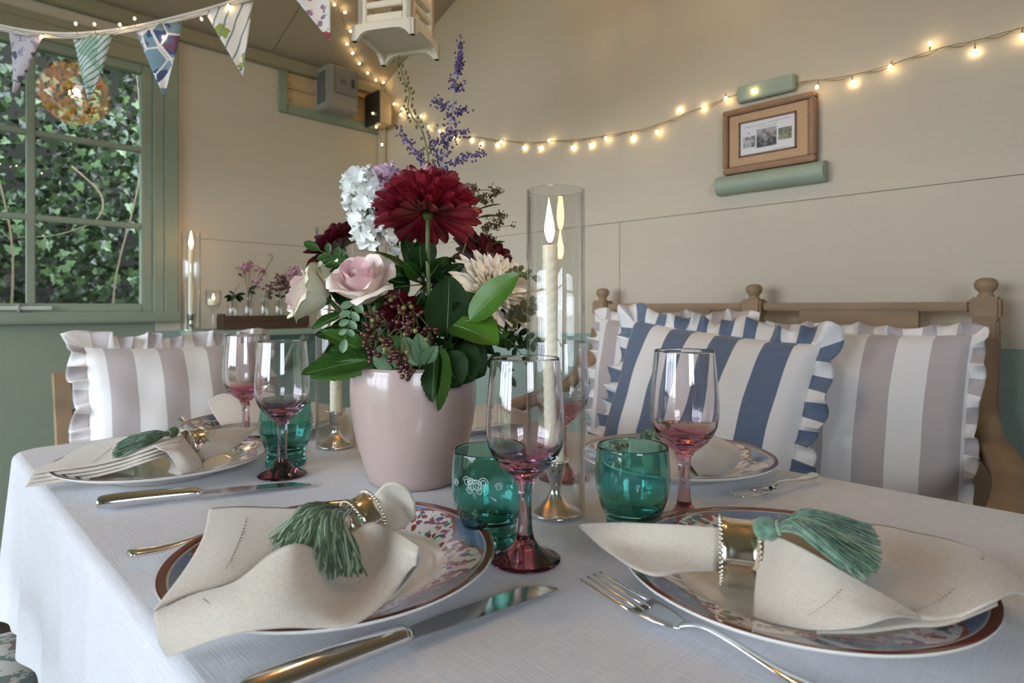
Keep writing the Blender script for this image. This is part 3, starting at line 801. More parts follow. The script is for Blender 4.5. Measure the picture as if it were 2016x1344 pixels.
napkin([n1A, n1B, n1C, n1D], 'ecru linen napkin with one corner hanging off its plate', hems=[[(490, 1006, .0375), (478, 1045, .0425), (462, 1085, .0435), (443, 1122, .0425)], [(305 + 95, 1178, .039), (420, 1195, .0385), (424, 1210, .0345), (415, 1228, .0315)]])
n2L = [[(1140, 1033, .030), (1215, 1030, .046), (1290, 1030, .054), (1360, 1034, .056), (1445, 1042, .056)],
       [(1142, 1035, .029), (1195, 1066, .034), (1270, 1080, .034), (1350, 1080, .040), (1445, 1075, .046)],
       [(1144, 1037, .028), (1215, 1100, .030), (1285, 1134, .030), (1350, 1126, .030), (1445, 1122, .022)]]
n2R1 = [[(1494, 1050, .054), (1540, 1060, .062), (1600, 1090, .060), (1680, 1138, .050), (1755, 1182, .040), (1822, 1222, .029)],
        [(1494, 1110, .036), (1540, 1120, .045), (1610, 1145, .046), (1690, 1178, .042), (1760, 1202, .037), (1826, 1223, .028)],
        [(1488, 1170, .022), (1545, 1182, .028), (1612, 1198, .032), (1690, 1210, .036), (1762, 1212, .036), (1828, 1222, .028)],
        [(1485, 1216, .010), (1545, 1232, .016), (1612, 1241, .021), (1690, 1235, .030), (1765, 1216, .036), (1830, 1221, .028)]]
n2R2 = [[(1480, 1036, .050), (1600, 1030, .044), (1720, 1034, .038), (1800, 1050, .038), (1880, 1068, .038), (1950, 1100, .036), (2010, 1148, .026), (2050, 1200, .010)],
        [(1490, 1045, .054), (1600, 1062, .046), (1720, 1075, .036), (1800, 1090, .036), (1880, 1105, .040), (1950, 1128, .040), (2014, 1158, .032), (2056, 1210, .012)],
        [(1500, 1058, .056), (1620, 1100, .046), (1730, 1140, .036), (1810, 1155, .034), (1885, 1160, .038), (1955, 1158, .044), (2018, 1166, .037), (2062, 1222, .012)],
        [(1510, 1066, .054), (1650, 1140, .044), (1750, 1195, .036), (1822, 1220, .030), (1885, 1218, .031), (1950, 1190, .042), (2010, 1170, .042), (2066, 1236, .010)]]
n2R3 = [[(1600, 1195, .024), (1690, 1200, .028), (1780, 1195, .030), (1870, 1185, .032), (1960, 1170, .036)],
        [(1608, 1248, .017), (1700, 1247, .022), (1790, 1236, .027), (1870, 1230, .029), (1965, 1192, .037)]]
napkin([n2L, n2R1, n2R2, n2R3], 'ecru linen napkin with a long point reaching towards the teal tumbler', hems=[[(1690, 1119, .050), (1665, 1150, .0475), (1630, 1185, .040), (1590, 1212, .031)], [(1938, 1095, .0405), (1900, 1140, .0405), (1850, 1180, .036), (1800, 1203, .034)]])
n3A = [[(72, 926, .022), (120, 905, .028), (168, 878, .032), (215, 864, .036), (262, 858, .040), (310, 854, .046), (352, 850, .056)],
       [(66, 930, .021), (125, 914, .029), (180, 895, .034), (230, 882, .040), (275, 872, .050), (318, 864, .056), (360, 858, .058)],
       [(62, 934, .020), (118, 926, .026), (190, 916, .032), (250, 901, .042), (285, 889, .052), (318, 878, .058), (358, 868, .058)]]
n3F = [[(360, 856, .060), (330, 864, .060), (300, 876, .058)], [(372, 872, .052), (355, 880, .056), (318, 884, .058)], [(392, 896, .038), (368, 902, .044), (336, 900, .046)], [(402, 918, .024), (384, 928, .024), (358, 936, .022)]]
n3G = [[(300, 888, .050), (312, 884, .052), (326, 884, .054)], [(322, 894, .044), (334, 894, .045), (344, 896, .046)], [(338, 912, .032), (346, 912, .033), (354, 914, .034)], [(332, 930, .021), (346, 934, .020), (360, 937, .020)]]
n3T = [[(372, 852, .058), (415, 848, .056), (460, 845, .052), (505, 842, .046)], [(380, 878, .042), (420, 874, .042), (462, 862, .044), (504, 844, .045)], [(386, 908, .022), (424, 896, .026), (456, 884, .032), (503, 846, .044)]]
napkin([n3A, n3F, n3G, n3T], 'ecru linen napkin in a neat stack of folds at the window corner', layers=[(0, -.0045, (-.002, -.004)), (0, -.0085, (-.004, -.007)), (0, -.0125, (-.007, -.010))], hems=[[(236, 862, .0385), (222, 878, .040), (205, 893, .0385), (180, 912, .034)]])
n4A = [[(1315, 862, .058), (1345, 856, .064), (1378, 854, .064), (1412, 862, .058), (1452, 880, .044)],
       [(1345, 890, .054), (1362, 882, .062), (1388, 878, .064), (1420, 884, .058), (1458, 896, .042)],
       [(1375, 936, .026), (1388, 936, .025), (1405, 936, .024), (1424, 932, .025), (1450, 912, .029)]]
n4B = [[(1318, 872, .050), (1336, 870, .052), (1360, 876, .050), (1386, 905, .030)], [(1316, 905, .036), (1334, 905, .038), (1356, 910, .036), (1384, 922, .025)], [(1316, 942, .024), (1336, 945, .022), (1356, 942, .022), (1380, 936, .022)]]
n4C = [[(1240, 868, .040), (1270, 858, .048), (1300, 858, .050)], [(1238, 885, .030), (1270, 880, .034), (1304, 876, .040)], [(1240, 900, .024), (1272, 902, .024), (1308, 902, .026)]]
napkin([n4A, n4B, n4C], 'ecru linen napkin rolled behind the wine glass by the blue cushion', hems=[[(1392, 867, .0495), (1396, 885, .0475), (1402, 905, .040), (1406, 928, .029)]])
n5A = [[(408, 792, .044), (432, 777, .052), (465, 776, .052), (500, 782, .048), (540, 788, .044)], [(418, 812, .034), (440, 802, .040), (470, 800, .042), (505, 806, .038), (545, 808, .034)], [(436, 838, .022), (460, 834, .024), (490, 832, .024), (520, 832, .022), (555, 826, .022)]]
n5B = [[(560, 796, .044), (600, 792, .042), (640, 796, .034), (662, 800, .028)], [(560, 815, .034), (600, 815, .032), (640, 815, .028), (664, 812, .025)], [(560, 836, .022), (600, 834, .022), (640, 828, .022), (662, 822, .022)]]
napkin([n5A, n5B], 'white-looking linen napkin on the plate before the carver chair')
n6A = [[(935, 800, .045), (965, 796, .050), (1000, 806, .046), (1040, 818, .036)], [(935, 822, .032), (968, 820, .036), (1004, 824, .034), (1044, 828, .028)], [(936, 842, .022), (970, 842, .022), (1008, 840, .022), (1046, 838, .022)]]
napkin([n6A], 'linen napkin glimpsed behind the vase through a wine glass')

# ---------------------------------------------------------------- napkin rings with tassels
TASS = mat('sage_cotton', srgb(92, 114, 80), .85, sheen=.2, noise=.35, nscale=160, col2=srgb(54, 76, 52))
TASS2 = mat('pale_sage_cotton', srgb(120, 152, 128), .85, sheen=.3, noise=.35, nscale=160, col2=srgb(72, 110, 90))
TASS3 = mat('light_sage_thread', srgb(138, 158, 126), .85, sheen=.5)
def ring(c, axis, R, w, label, m=GILT):
    t = thing('napkin_ring', label, 'napkin ring', c, group='silver napkin rings with tassels')
    A = orient((0, 0, 0), axis, (0, 0, 1)).to_3x3().to_4x4() @ Matrix.Rotation(pi / 2, 4, 'Y')
    prof = [(R * 1.0, -w / 2), (R * .955, -w * .25), (R * .94, 0), (R * .955, w * .25), (R * 1.0, w / 2), (R * .985, w / 2), (R * .92, 0), (R * .985, -w / 2)]
    V, Fc = lathe(prof, 48, close=True)
    put('band', newmesh('band', [A @ Vector(v) for v in V], Fc), m, t)
    b = MB()
    for s in (-1, 1):
        for k in range(44):
            a = 2 * pi * k / 44; V, Fc = ball(.0013, 6, 4); b.add([A @ (Vector(v) + Vector((R * .995 * cos(a), R * .995 * sin(a), s * w / 2))) for v in V], Fc)
    o = put('beaded_edge', b.mesh('beaded_edge', True), m, t); o['kind'] = 'stuff'
    return t
def tassel(t, root, mid, ends, n, spread, mats=(None,), headr=.0075, head=True, seed=1):
    """threads from root through mid, fanned over the polyline of ends (world points)"""
    o = Vector(t.location); r_ = random.Random(seed)
    E_ = smooth_pts(ends, 12)
    tp = thing_part = bpy.data.objects.new('tassel', None); COL.objects.link(tp); tp.parent = t
    d = (mid - root).normalized()
    if head:
        P = [(-.9, .35), (-.7, .75), (-.2, 1.0), (.35, .98), (.8, .75), (1.0, .62)]
        V, Fc = tube([root - o + d * (q * headr * 1.1) for q, _ in P], lambda q: headr * smooth_pts([(p[1], 0, 0) for p in P], 1)[min(int(round(q * 5)), 5)].x, 14)
        put('knot', newmesh('knot', V, Fc), mats[0], tp)
        V, Fc = tube([root - o + d * headr * 1.05, root - o + d * headr * 1.35], headr * .66, 14)
        put('binding', newmesh('binding', V, Fc), TASS3, tp)
    bs = [MB() for _ in mats]
    for i in range(n):
        q = r_.random(); e = E_[min(int(q * len(E_)), len(E_) - 1)] + Vector((r_.uniform(-1, 1), r_.uniform(-1, 1), r_.uniform(-.6, 1))) * spread
        s0 = root + d * headr * 1.2 + Vector((r_.uniform(-1, 1), r_.uniform(-1, 1), r_.uniform(-1, 1))) * headr * .35
        m1 = mid + (e - E_[len(E_) // 2]) * .38 + Vector((r_.uniform(-1, 1), r_.uniform(-1, 1), r_.uniform(-1, 1.2))) * spread * .7
        m2 = m1.lerp(e, .55) + Vector((r_.uniform(-1, 1), r_.uniform(-1, 1), r_.uniform(-.5, 1.2))) * spread * .5
        P = smooth_pts([s0, m1, m2, e], 4)
        V, Fc = tube([p - o for p in P], .00062, 4); bs[i % len(bs)].add(V, Fc)
    for b, m_ in zip(bs, mats):
        x = put('threads', b.mesh('threads', True), m_, tp); x['kind'] = 'stuff'
TM = (TASS, TASS2, TASS3)
# ring 1: its axis runs from the far petal of the napkin towards the near fold
r1c = H(716, 1022, .040)
r1 = ring(r1c, H(690, 1040, .035) - H(760, 1000, .045), .0225, .020, 'silver ring with its green tassel drooping over the near napkin fold')
tassel(r1, H(694, 1004, .066), H(640, 1018, .078), [H(540, 1062, .052), H(575, 1090, .055), H(620, 1105, .055), H(660, 1128, .046), H(700, 1125, .044)], 330, .0065, (TASS, TASS, TASS3), .007, False, 5)
r2c = H(1455, 1086, .036)
r2 = ring(r2c, cz(.94, -.30, 0), .0265, .029, 'gilt silver ring round the napkin that points at the tumbler')
tassel(r2, H(1507, 1040, .066), H(1590, 1035, .074), [H(1706, 1042, .060), H(1722, 1072, .054), H(1722, 1105, .052), H(1700, 1132, .052), H(1665, 1112, .058)], 360, .004, (TASS2, TASS2, TASS3), .0085, True, 6)
r3c = H(383, 878, .038)
r3 = ring(r3c, H(420, 872, .038) - H(350, 884, .038), .0245, .020, 'silver ring with tassel swept over the folded napkin stack')
tassel(r3, H(340, 850, .066), H(295, 862, .066), [H(228, 897, .044), H(234, 886, .052), H(246, 873, .058), H(266, 862, .064)], 300, .005, (TASS, TASS2, TASS), .007, True, 7)
r4c = H(1312, 876, .034)
r4 = ring(r4c, cz(1, -.3, 0), .022, .018, 'silver napkin ring behind the wine glass by the blue cushion')
tassel(r4, H(1298, 858, .058), H(1278, 852, .060), [H(1262, 858, .050), H(1268, 866, .048), H(1280, 870, .048)], 90, .004, (TASS, TASS2), .006, True, 8)
# ---------------------------------------------------------------- bouquet
RIGHT = Vector((1, -1, 0)) / sqrt(2); FWD = Vector((1, 1, 0)) / sqrt(2); UP = Vector((0, 0, 1))
def cdir(r, u, c): return (RIGHT * r + UP * u - FWD * c).normalized()
rb = random.Random(11)
def col_mat(name, a, b, rough=.5, n=30, **k): return mat(name, srgb(*a), rough, noise=.3, nscale=n, col2=srgb(*b), **k)
MAROON = col_mat('burgundy_petal', (142, 32, 48), (100, 16, 32), .30, 60)
MAROON2 = col_mat('deep_burgundy_petal', (106, 20, 34), (70, 10, 22), .42, 60)
CREAMP = col_mat('cream_petal', (250, 246, 236), (246, 236, 218), .5, 25, sss=.1)
ROSEO = col_mat('ivory_rose_petal', (240, 228, 214), (234, 212, 204), .5, 14, sss=.15)
ROSEI = col_mat('blush_rose_petal', (238, 208, 206), (228, 184, 188), .5, 14, sss=.15)
ROSEG = col_mat('greenish_ivory_petal', (232, 226, 200), (214, 212, 176), .5, 14, sss=.1)
STOCKW = col_mat('white_stock_petal', (250, 250, 246), (240, 242, 234), .55, 40, sss=.15)
STOCKP = col_mat('lilac_stock_petal', (218, 190, 206), (196, 160, 186), .55, 40, sss=.15)
BUDG = col_mat('pale_green_bud', (196, 206, 150), (160, 180, 110), .5, 40)
STEMG = col_mat('green_stem', (92, 108, 58), (70, 90, 46), .5, 40)
STEML = col_mat('grey_lilac_stem', (170, 164, 170), (140, 136, 142), .6, 40)
STEMO = col_mat('olive_stem', (128, 118, 66), (96, 92, 50), .6, 40)
LEAFS = [col_mat('glossy_leaf', (56, 92, 34), (38, 70, 26), .38, 14, spec=.3), col_mat('bright_leaf', (76, 114, 36), (54, 90, 30), .38, 12, spec=.3), col_mat('dark_leaf', (32, 58, 20), (18, 38, 14), .5, 14, spec=.15), col_mat('grey_green_leaf', (112, 140, 104), (84, 116, 80), .5, 14), col_mat('bronze_green_leaf', (84, 84, 44), (58, 70, 38), .45, 14)]
def vase_path(head, q=None):
    q = q if q is not None else Vector((rb.uniform(-.03, .03), rb.uniform(-.03, .03), 0))
    dirv = Vector((head.x - VASE_C.x, head.y - VASE_C.y, 0)); 
    if dirv.length > .055: dirv = dirv.normalized() * .055
    rim = VASE_C + dirv + Vector((0, 0, .158)); bot = VASE_C + dirv * -.35 + q * .6 + Vector((0, 0, .03))
    return rim, bot
def stem_part(t, head, r=.002, m=STEMG, via=None, back=Vector((0, 0, 0))):
    rim, bot = vase_path(head); o = Vector(t.location)
    pts = [head] + ([via] if via else [head.lerp(rim, .5) + Vector((0, 0, .012))]) + [rim, bot]
    return put('stem', newmesh('stem', *tube([p - o for p in smooth_pts(pts, 6)], r, 7)), m, t)
def petal(L, w, cup=.3, curl=.3, n=7, tip=.35, nw=5):
    V = []
    if tip >= .5: n = 10
    for i in range(n + 1):
        t = i / n; ww = w * (sin(pi * min(t * .92 + .06, 1)) ** .75 if t < .5 else (1 - ((t - .5) / .5) ** 2.6 * (1 - tip)) * sin(pi * .52) ** .75)
        if i == n: ww = w * tip * .55
        if tip >= .5: ww = w * max(.06, sin(pi * min(t * .9 + .08, 1)) ** .8 if t < .6 else sqrt(max(0, 1 - ((t - .6) / .41) ** 3)))
        for k in range(nw):
            s = -1 + 2 * k / (nw - 1)
            V.append((L * t, ww * s, cup * ww * s * s * 1.6 + curl * L * t * t))
    return V, grid_faces(n + 1, nw)
GA = pi * (3 - sqrt(5))
def mum(name, label, c, axis, R, N, m, tmin=8, tmax=112, cup=.5, curl=.25, wfac=.17, group=None, inner=.55, droop=0., sm=STEMG, stemvia=None, tip=.35):
    t = thing(name, label, 'flower', c, group=group)
    ax = Vector(axis).normalized(); e1 = ax.orthogonal().normalized(); e2 = ax.cross(e1)
    meshes = []
    for L in (inner, (inner + 1) / 2, 1):
        for cu in (curl * .7, curl * 1.2):
            me = newmesh('petal', *petal(R * L, R * wfac * (.75 + .25 * L), cup, cu, tip=tip)); me.materials.append(m); meshes.append(me)
    for i in range(N):
        q = (i + .5) / N; th = radians(tmin + (tmax - tmin) * q ** .75) + rb.uniform(-.08, .08); ph = i * GA + rb.uniform(-.1, .1)
        rad = e1 * cos(ph) + e2 * sin(ph)
        d = ax * cos(th) + rad * sin(th); nr = ax * sin(th) - rad * cos(th)
        me = meshes[min(int(q * 3), 2) * 2 + (i % 2)]
        o = put('petal', me, None, t)
        o.matrix_local = orient(rad * .1 * R * q + ax * .05 * R, d + rad.cross(ax) * rb.uniform(-.12, .12), nr + rad.cross(ax) * rb.uniform(-.3, .3))
    V, Fc = ball(R * .12, 12, 8)
    put('calyx', newmesh('calyx', [Vector(v) - ax * R * .05 for v in V], Fc), STEMG, t)
    if sm: stem_part(t, c - ax * R * .1, .0028, sm, stemvia)
    return t
mum('chrysanthemum', 'large burgundy chrysanthemum crowning the bouquet, its stem in front', D(842, 420, .775), cdir(-.05, .95, -.30), .059, 240, MAROON, 5, 132, .75, .36, .14, 'burgundy chrysanthemums', .85, tip=.6, stemvia=D(842, 510, .765))
mum('chrysanthemum', 'burgundy chrysanthemum tucked behind the white stock', D(672, 490, .85), cdir(-.4, .6, .1), .046, 100, MAROON2, 5, 110, .55, .25, .18, 'burgundy chrysanthemums')
mum('chrysanthemum', 'dark burgundy chrysanthemum above the cream one', D(950, 525, .87), cdir(.55, .5, -.35), .054, 100, MAROON2, 5, 112, .5, .15, .17, 'burgundy chrysanthemums')
mum('cream_chrysanthemum', 'cream chrysanthemum facing the tall hurricane candle', D(968, 575, .815), cdir(.30, .40, .45), .060, 190, CREAMP, 5, 112, .35, .16, .12, None, .6, tip=.3)
mum('small_chrysanthemum', 'half hidden deep red flower among the berries', D(790, 612, .765), cdir(-.2, .1, .6), .026, 60, MAROON2, 5, 100, .5, .2, .2)

def rose_petal(R, Hh, wide, flare, roll, nu=9, nv=9):
    V = []
    for i in range(nv + 1):
        v = i / nv
        r = R * (.30 + .70 * sin(pi / 2 * min(1, v * 1.15)) ** .9) + flare * R * max(0, v - .45) ** 1.6 * 2
        z = Hh * v - roll * R * max(0, v - .72) ** 2 * 9
        r += roll * R * max(0, v - .7) ** 1.5 * 1.2
        ww = wide * (.55 + .45 * sin(pi * min(1, .18 + v * .62))) * (1 - max(0, v - .8) ** 2 * 5)
        for k in range(nu):
            s = -1 + 2 * k / (nu - 1)
            zz = z - Hh * .16 * abs(s) ** 2.4 * v + .02 * Hh * sin(s * 7 + R * 900) * v
            V.append((r * cos(s * ww), r * sin(s * ww), zz))
    return V, grid_faces(nv + 1, nu)
def rose(label, c, axis, S, mo, seed, via=None):
    t = thing('rose', label, 'rose', c, group='blush roses in the vase')
    r_ = random.Random(seed); A = orient((0, 0, 0), axis, (.3, .2, .9)).to_3x3().to_4x4() @ Matrix.Rotation(pi / 2, 4, 'Y')
    specs = []
    for k in range(4): specs.append((.16 + .03 * k, .86, 1.25, .0, .0, ROSEI))
    for k in range(5): specs.append((.32 + .035 * k, .92 - .01 * k, 1.05, .16, .05, ROSEI))
    for k in range(4): specs.append((.52 + .03 * k, .92 - .03 * k, .95, .30, .22, ROSEO))
    for k in range(5): specs.append((.64 + .02 * k, .84 - .05 * k, .85, .42, .42, mo))
    for i, (r, h, w, f, ro, m_) in enumerate(specs):
        me = newmesh('petal', *rose_petal(r * S, h * S * 1.25, w, f, ro)); me.materials.append(m_)
        o = put('petal', me, None, t); o.matrix_local = A @ Matrix.Rotation(i * GA + r_.uniform(-.2, .2), 4, 'Z')
    V, Fc = lathe([(.0001, -.10 * S), (.12 * S, -.08 * S), (.2 * S, .02 * S), (.24 * S, .14 * S), (.0001, .1 * S)], 16)
    put('hip', newmesh('hip', [A @ Vector(v) for v in V], Fc), STEMG, t)
    for k in range(5):
        V, Fc = petal(.62 * S, .11 * S, .3, .55); me = newmesh('sepal', V, Fc); me.materials.append(LEAFS[1])
        o = put('sepal', me, None, t); o.matrix_local = A @ Matrix.Rotation(k * 2 * pi / 5 + .4, 4, 'Z') @ Matrix.Rotation(-.35, 4, 'Y')
    stem_part(t, c - Vector(axis).normalized() * S * .08, .003, STEMG, via)
    return t
rose('open blush rose with pink heart in the middle of the bouquet', D(724, 590, .765), cdir(-.12, .80, .58), .047, ROSEO, 3)
rose('pale rose tipped sideways towards the window', D(645, 590, .79), cdir(-.86, .32, .22), .044, ROSEG, 5, D(690, 640, .79))

# stock spikes
def floret_mesh(S, seed):
    r_ = random.Random(seed); b = MB()
    for k in range(7):
        V = []; n = 5
        ph = k * 2 * pi / 7 + r_.uniform(-.3, .3); tilt = r_.uniform(.15, 1.1)
        for i in range(n + 1):
            t = i / n
            for j in range(7):
                s = -1 + j / 3; w = S * .46 * sin(pi * (.10 + .58 * t)) * (1 + .12 * sin(5 * t + k))
                V.append((S * t * (1 - .12 * s * s), w * s, S * (.15 * sin(4.6 * s + k * 1.7) + .10 * sin(8 * s - k)) * t + S * .3 * t * t * (1 if k % 2 else -.2)))
        M = Matrix.Rotation(ph, 4, 'Z') @ Matrix.Rotation(-tilt, 4, 'Y')
        b.add([M @ Vector(v) for v in V], grid_faces(n + 1, 7))
    return b.mesh('floret', True)
FW = [floret_mesh(.0165, k) for k in range(3)]
for m_ in FW: m_.materials.append(STOCKW)
FP = [floret_mesh(.015, 10 + k) for k in range(2)]
for m_ in FP: m_.materials.append(STOCKP)
def stock(label, pts, n, meshes, rad, bud=None, seed=1):
    r_ = random.Random(seed); P = smooth_pts([D(*p) for p in pts], 10); top = P[0]
    t = thing('stock_flower', label, 'flower', P[-1])
    o_ = P[-1]
    for i in range(n):
        q = i / max(n - 1, 1); p = P[int(q * (len(P) - 1))]
        ph = i * GA; rr = rad * (.55 + .45 * min(1, q * 2.5))
        d = (RIGHT * cos(ph) - FWD * -sin(ph) + UP * .25).normalized()
        o = put('floret', meshes[i % len(meshes)], None, t)
        o.matrix_local = Matrix.Translation(p - o_ + d * rr * .8) @ orient((0, 0, 0), d.orthogonal(), d).to_3x3().to_4x4() @ Matrix.Rotation(r_.uniform(0, 6), 4, 'Z')
    if bud:
        me = newmesh('bud', *lathe([(.0001, -.006), (.003, -.004), (.0045, 0), (.003, .005), (.0001, .007)], 10)); me.materials.append(bud)
        for i in range(9):
            d = (RIGHT * cos(i * GA) + FWD * sin(i * GA) + UP * (.6 + .1 * i)).normalized()
            o = put('bud', me, None, t); o.matrix_local = Matrix.Translation(top - o_ + d * (.006 + .0012 * (i % 4))) @ orient((0, 0, 0), d.orthogonal(), d).to_3x3().to_4x4()
    put('stem', newmesh('stem', *tube([p - o_ for p in P], .0022, 6)), STEMG, t)
    stem_part(t, P[-1], .0025, STEMG)
    return t
stock('white ruffled stock spike rising above the roses', [(706, 350, .81), (716, 395, .80), (730, 440, .79), (742, 490, .785)], 30, FW, .019, BUDG, 4)
stock('lilac pink stock behind the white spike', [(757, 340, .85), (772, 365, .85), (782, 400, .85)], 11, FP, .016, None, 5)

# fine spikes
def dots(b, p, n, spread, size, r_):
    for _ in range(n):
        q = p + Vector((r_.gauss(0, 1), r_.gauss(0, 1), r_.gauss(0, 1))) * spread
        V, Fc = lathe([(1e-4, -size), (size * .7, -size * .2), (size * .5, size * .6), (1e-4, size)], 5)
        M = orient(q, (r_.gauss(0, 1), r_.gauss(0, 1), r_.gauss(0, 1) + .01), (0, .3, 1))
        b.add([M @ Vector(v) for v in V], Fc)
PURP = col_mat('violet_floret', (112, 90, 150), (84, 60, 112), .6, 90)
PURPD = col_mat('dusky_violet_bud', (86, 64, 104), (58, 42, 74), .6, 90)
zp = .85
main = [(842, 470), (852, 400), (864, 345), (876, 292), (884, 262), (890, 215), (897, 160), (904, 120), (906, 80)]
def pline(P, z): return smooth_pts([D(x, y, z) for x, y in P], 8)
sg = thing('sage_spike', 'tall violet sage spike standing above the bouquet', 'flower', D(842, 470, zp)); so = Vector(sg.location); r_ = random.Random(21)
put('stem', newmesh('stem', *tube([p - so for p in pline(main, zp)], lambda t: .0018 - .001 * t, 6)), STEML, sg)
stem_part(sg, so, .0018, STEML)
bA, bB = MB(), MB()
brs = [[(893, 215), (875, 208), (855, 196)], [(893, 218), (905, 222), (916, 218)], [(884, 265), (898, 262), (918, 262)], [(884, 262), (872, 268)], [(862, 350), (835, 322), (810, 290), (786, 255)], [(868, 330), (895, 318), (920, 310), (950, 300)], [(870, 320), (858, 298), (852, 280)], [(897, 170), (912, 172)], [(866, 340), (876, 332)]]
for P in brs: put('branch', newmesh('branch', *tube([p - so for p in pline(P, zp)], .0006, 5)), STEML, sg)
def along(P, q0, q1, n, spread, cnt, size=.0024):
    L_ = pline(P, zp)
    for k in range(n):
        q = q0 + (q1 - q0) * k / max(n - 1, 1); p = L_[min(int(q * (len(L_) - 1)), len(L_) - 1)] - so
        dots(bA, p, cnt // 2 + 1, spread, size, r_); dots(bB, p, cnt // 2, spread * 1.1, size * .9, r_)
along(main, .80, .99, 14, .0030, 8); along(main, .72, .76, 2, .005, 14); along(main, .60, .61, 1, .007, 34); along(main, .5, .51, 1, .006, 14); along(main, .38, .42, 2, .006, 20)
along(brs[0], .4, 1, 5, .0032, 8); along(brs[1], .4, 1, 3, .0035, 10); along(brs[2], .5, 1, 3, .0035, 9); along(brs[3], .5, 1, 2, .0035, 9)
along(brs[4], .3, 1, 9, .0034, 9); along(brs[5], .3, 1, 8, .0034, 9); along(brs[6], .2, 1, 4, .0045, 12); along(brs[7], .5, 1, 2, .003, 7); along(brs[8], 0, 1, 2, .006, 24)
for b, m_ in ((bA, PURP), (bB, PURPD)):
    o = put('florets', b.mesh('florets', True), m_, sg); o['kind'] = 'stuff'
# second small violet tuft
t2 = thing('sage_spike', 'short violet sage tuft beside the lilac stock', 'flower', D(800, 420, .83)); o2 = Vector(t2.location)
put('stem', newmesh('stem', *tube([p - o2 for p in pline([(800, 420), (800, 380), (794, 342)], .83)], .0009, 6)), STEML, t2); stem_part(t2, o2, .0012, STEML)
b = MB()
for x, y in ((790, 340), (797, 346), (804, 350), (812, 356), (800, 355)): dots(b, D(x, y, .83) - o2, 10, .003, .0024, r_)
o = put('florets', b.mesh('florets', True), PURP, t2); o['kind'] = 'stuff'
# budded golden stem
gp = [(852, 470), (850, 400), (846, 350), (843, 310), (831, 258), (812, 230), (803, 210), (806, 182), (797, 158), (787, 132), (777, 112)]
gt = thing('budded_stem', 'thin olive stem dotted with buds arching up towards the lantern', 'stem', D(852, 470, .84)); go = Vector(gt.location)
GP = pline(gp, .84); put('stem', newmesh('stem', *tube([p - go for p in GP], lambda t: .0014 - .0006 * t, 6)), STEMO, gt); stem_part(gt, go, .0014, STEMO)
bud = newmesh('bud', *ball(.0019, 8, 6)); bud.materials.append(STEMO)
for k in range(46):
    q = .25 + .75 * k / 46; p = GP[int(q * (len(GP) - 1))]; s = 1 if k % 2 else -1
    o = put('bud', bud, None, gt, p - go + RIGHT * s * r_.uniform(.003, .0065) + UP * r_.uniform(-.002, .003) + FWD * r_.uniform(-.003, .003)); o.scale = (1, 1, 1.25)
# brown seed sprays
SEED = col_mat('brown_seed_head', (112, 92, 54), (78, 62, 40), .7, 120)
def spray(label, P, heads, leaves_):
    t = thing('seed_spray', label, 'flower', D(*P[0])); o_ = Vector(t.location)
    put('stem', newmesh('stem', *tube([p - o_ for p in smooth_pts([D(*p) for p in P], 8)], .0011, 6)), STEMO, t); stem_part(t, o_, .0013, STEMO)
    b = MB()
    for hx_, hy_, hz_, w in heads:
        hc = D(hx_, hy_, hz_) - o_
        fr = min((D(*p) - o_ for p in P), key=lambda v: (v - hc).length)
        put('branch', newmesh('branch', *tube(smooth_pts([fr, fr.lerp(hc, .6) + UP * .004, hc], 5), .0006, 5)), STEMO, t)
        for _ in range(9):
            e = hc + RIGHT * r_.gauss(0, w * .55) + FWD * r_.gauss(0, w * .4) + UP * r_.gauss(.002, w * .3)
            b.add(*tube([hc - UP * .006, e], .00035, 4)); dots(b, e, 9, w * .16, .0014, r_)
    o = put('seeds', b.mesh('seeds', True), SEED, t); o['kind'] = 'stuff'
    for bx, by, bz, tx, ty, tz, w in leaves_:
        a, e = D(bx, by, bz) - o_, D(tx, ty, tz) - o_
        me = newmesh('leaf', *petal((e - a).length, w, .3, -.15, tip=.05)); me.materials.append(LEAFS[4])
        o = put('leaf', me, None, t); o.matrix_local = orient(a, e - a, cdir(0, .8, .5))
spray('brown seed spray leaning beside the large burgundy bloom', [(905, 520, .84), (925, 450, .84), (935, 405, .84), (930, 378, .84)], [(928, 372, .84, .012), (945, 385, .84, .012), (975, 380, .83, .014), (955, 395, .84, .01), (920, 395, .85, .012)], [(940, 430, .84, 980, 420, .83, .004), (938, 415, .84, 985, 395, .83, .003)])
spray('lower brown seed spray above the cream bloom', [(915, 540, .85), (945, 490, .85), (960, 455, .85)], [(975, 440, .84, .014), (955, 450, .85, .011), (985, 430, .84, .010), (940, 470, .85, .011), (960, 470, .85, .01)], [(950, 490, .85, 992, 470, .84, .005), (955, 480, .85, 985, 495, .84, .005), (940, 505, .85, 980, 510, .84, .005)])

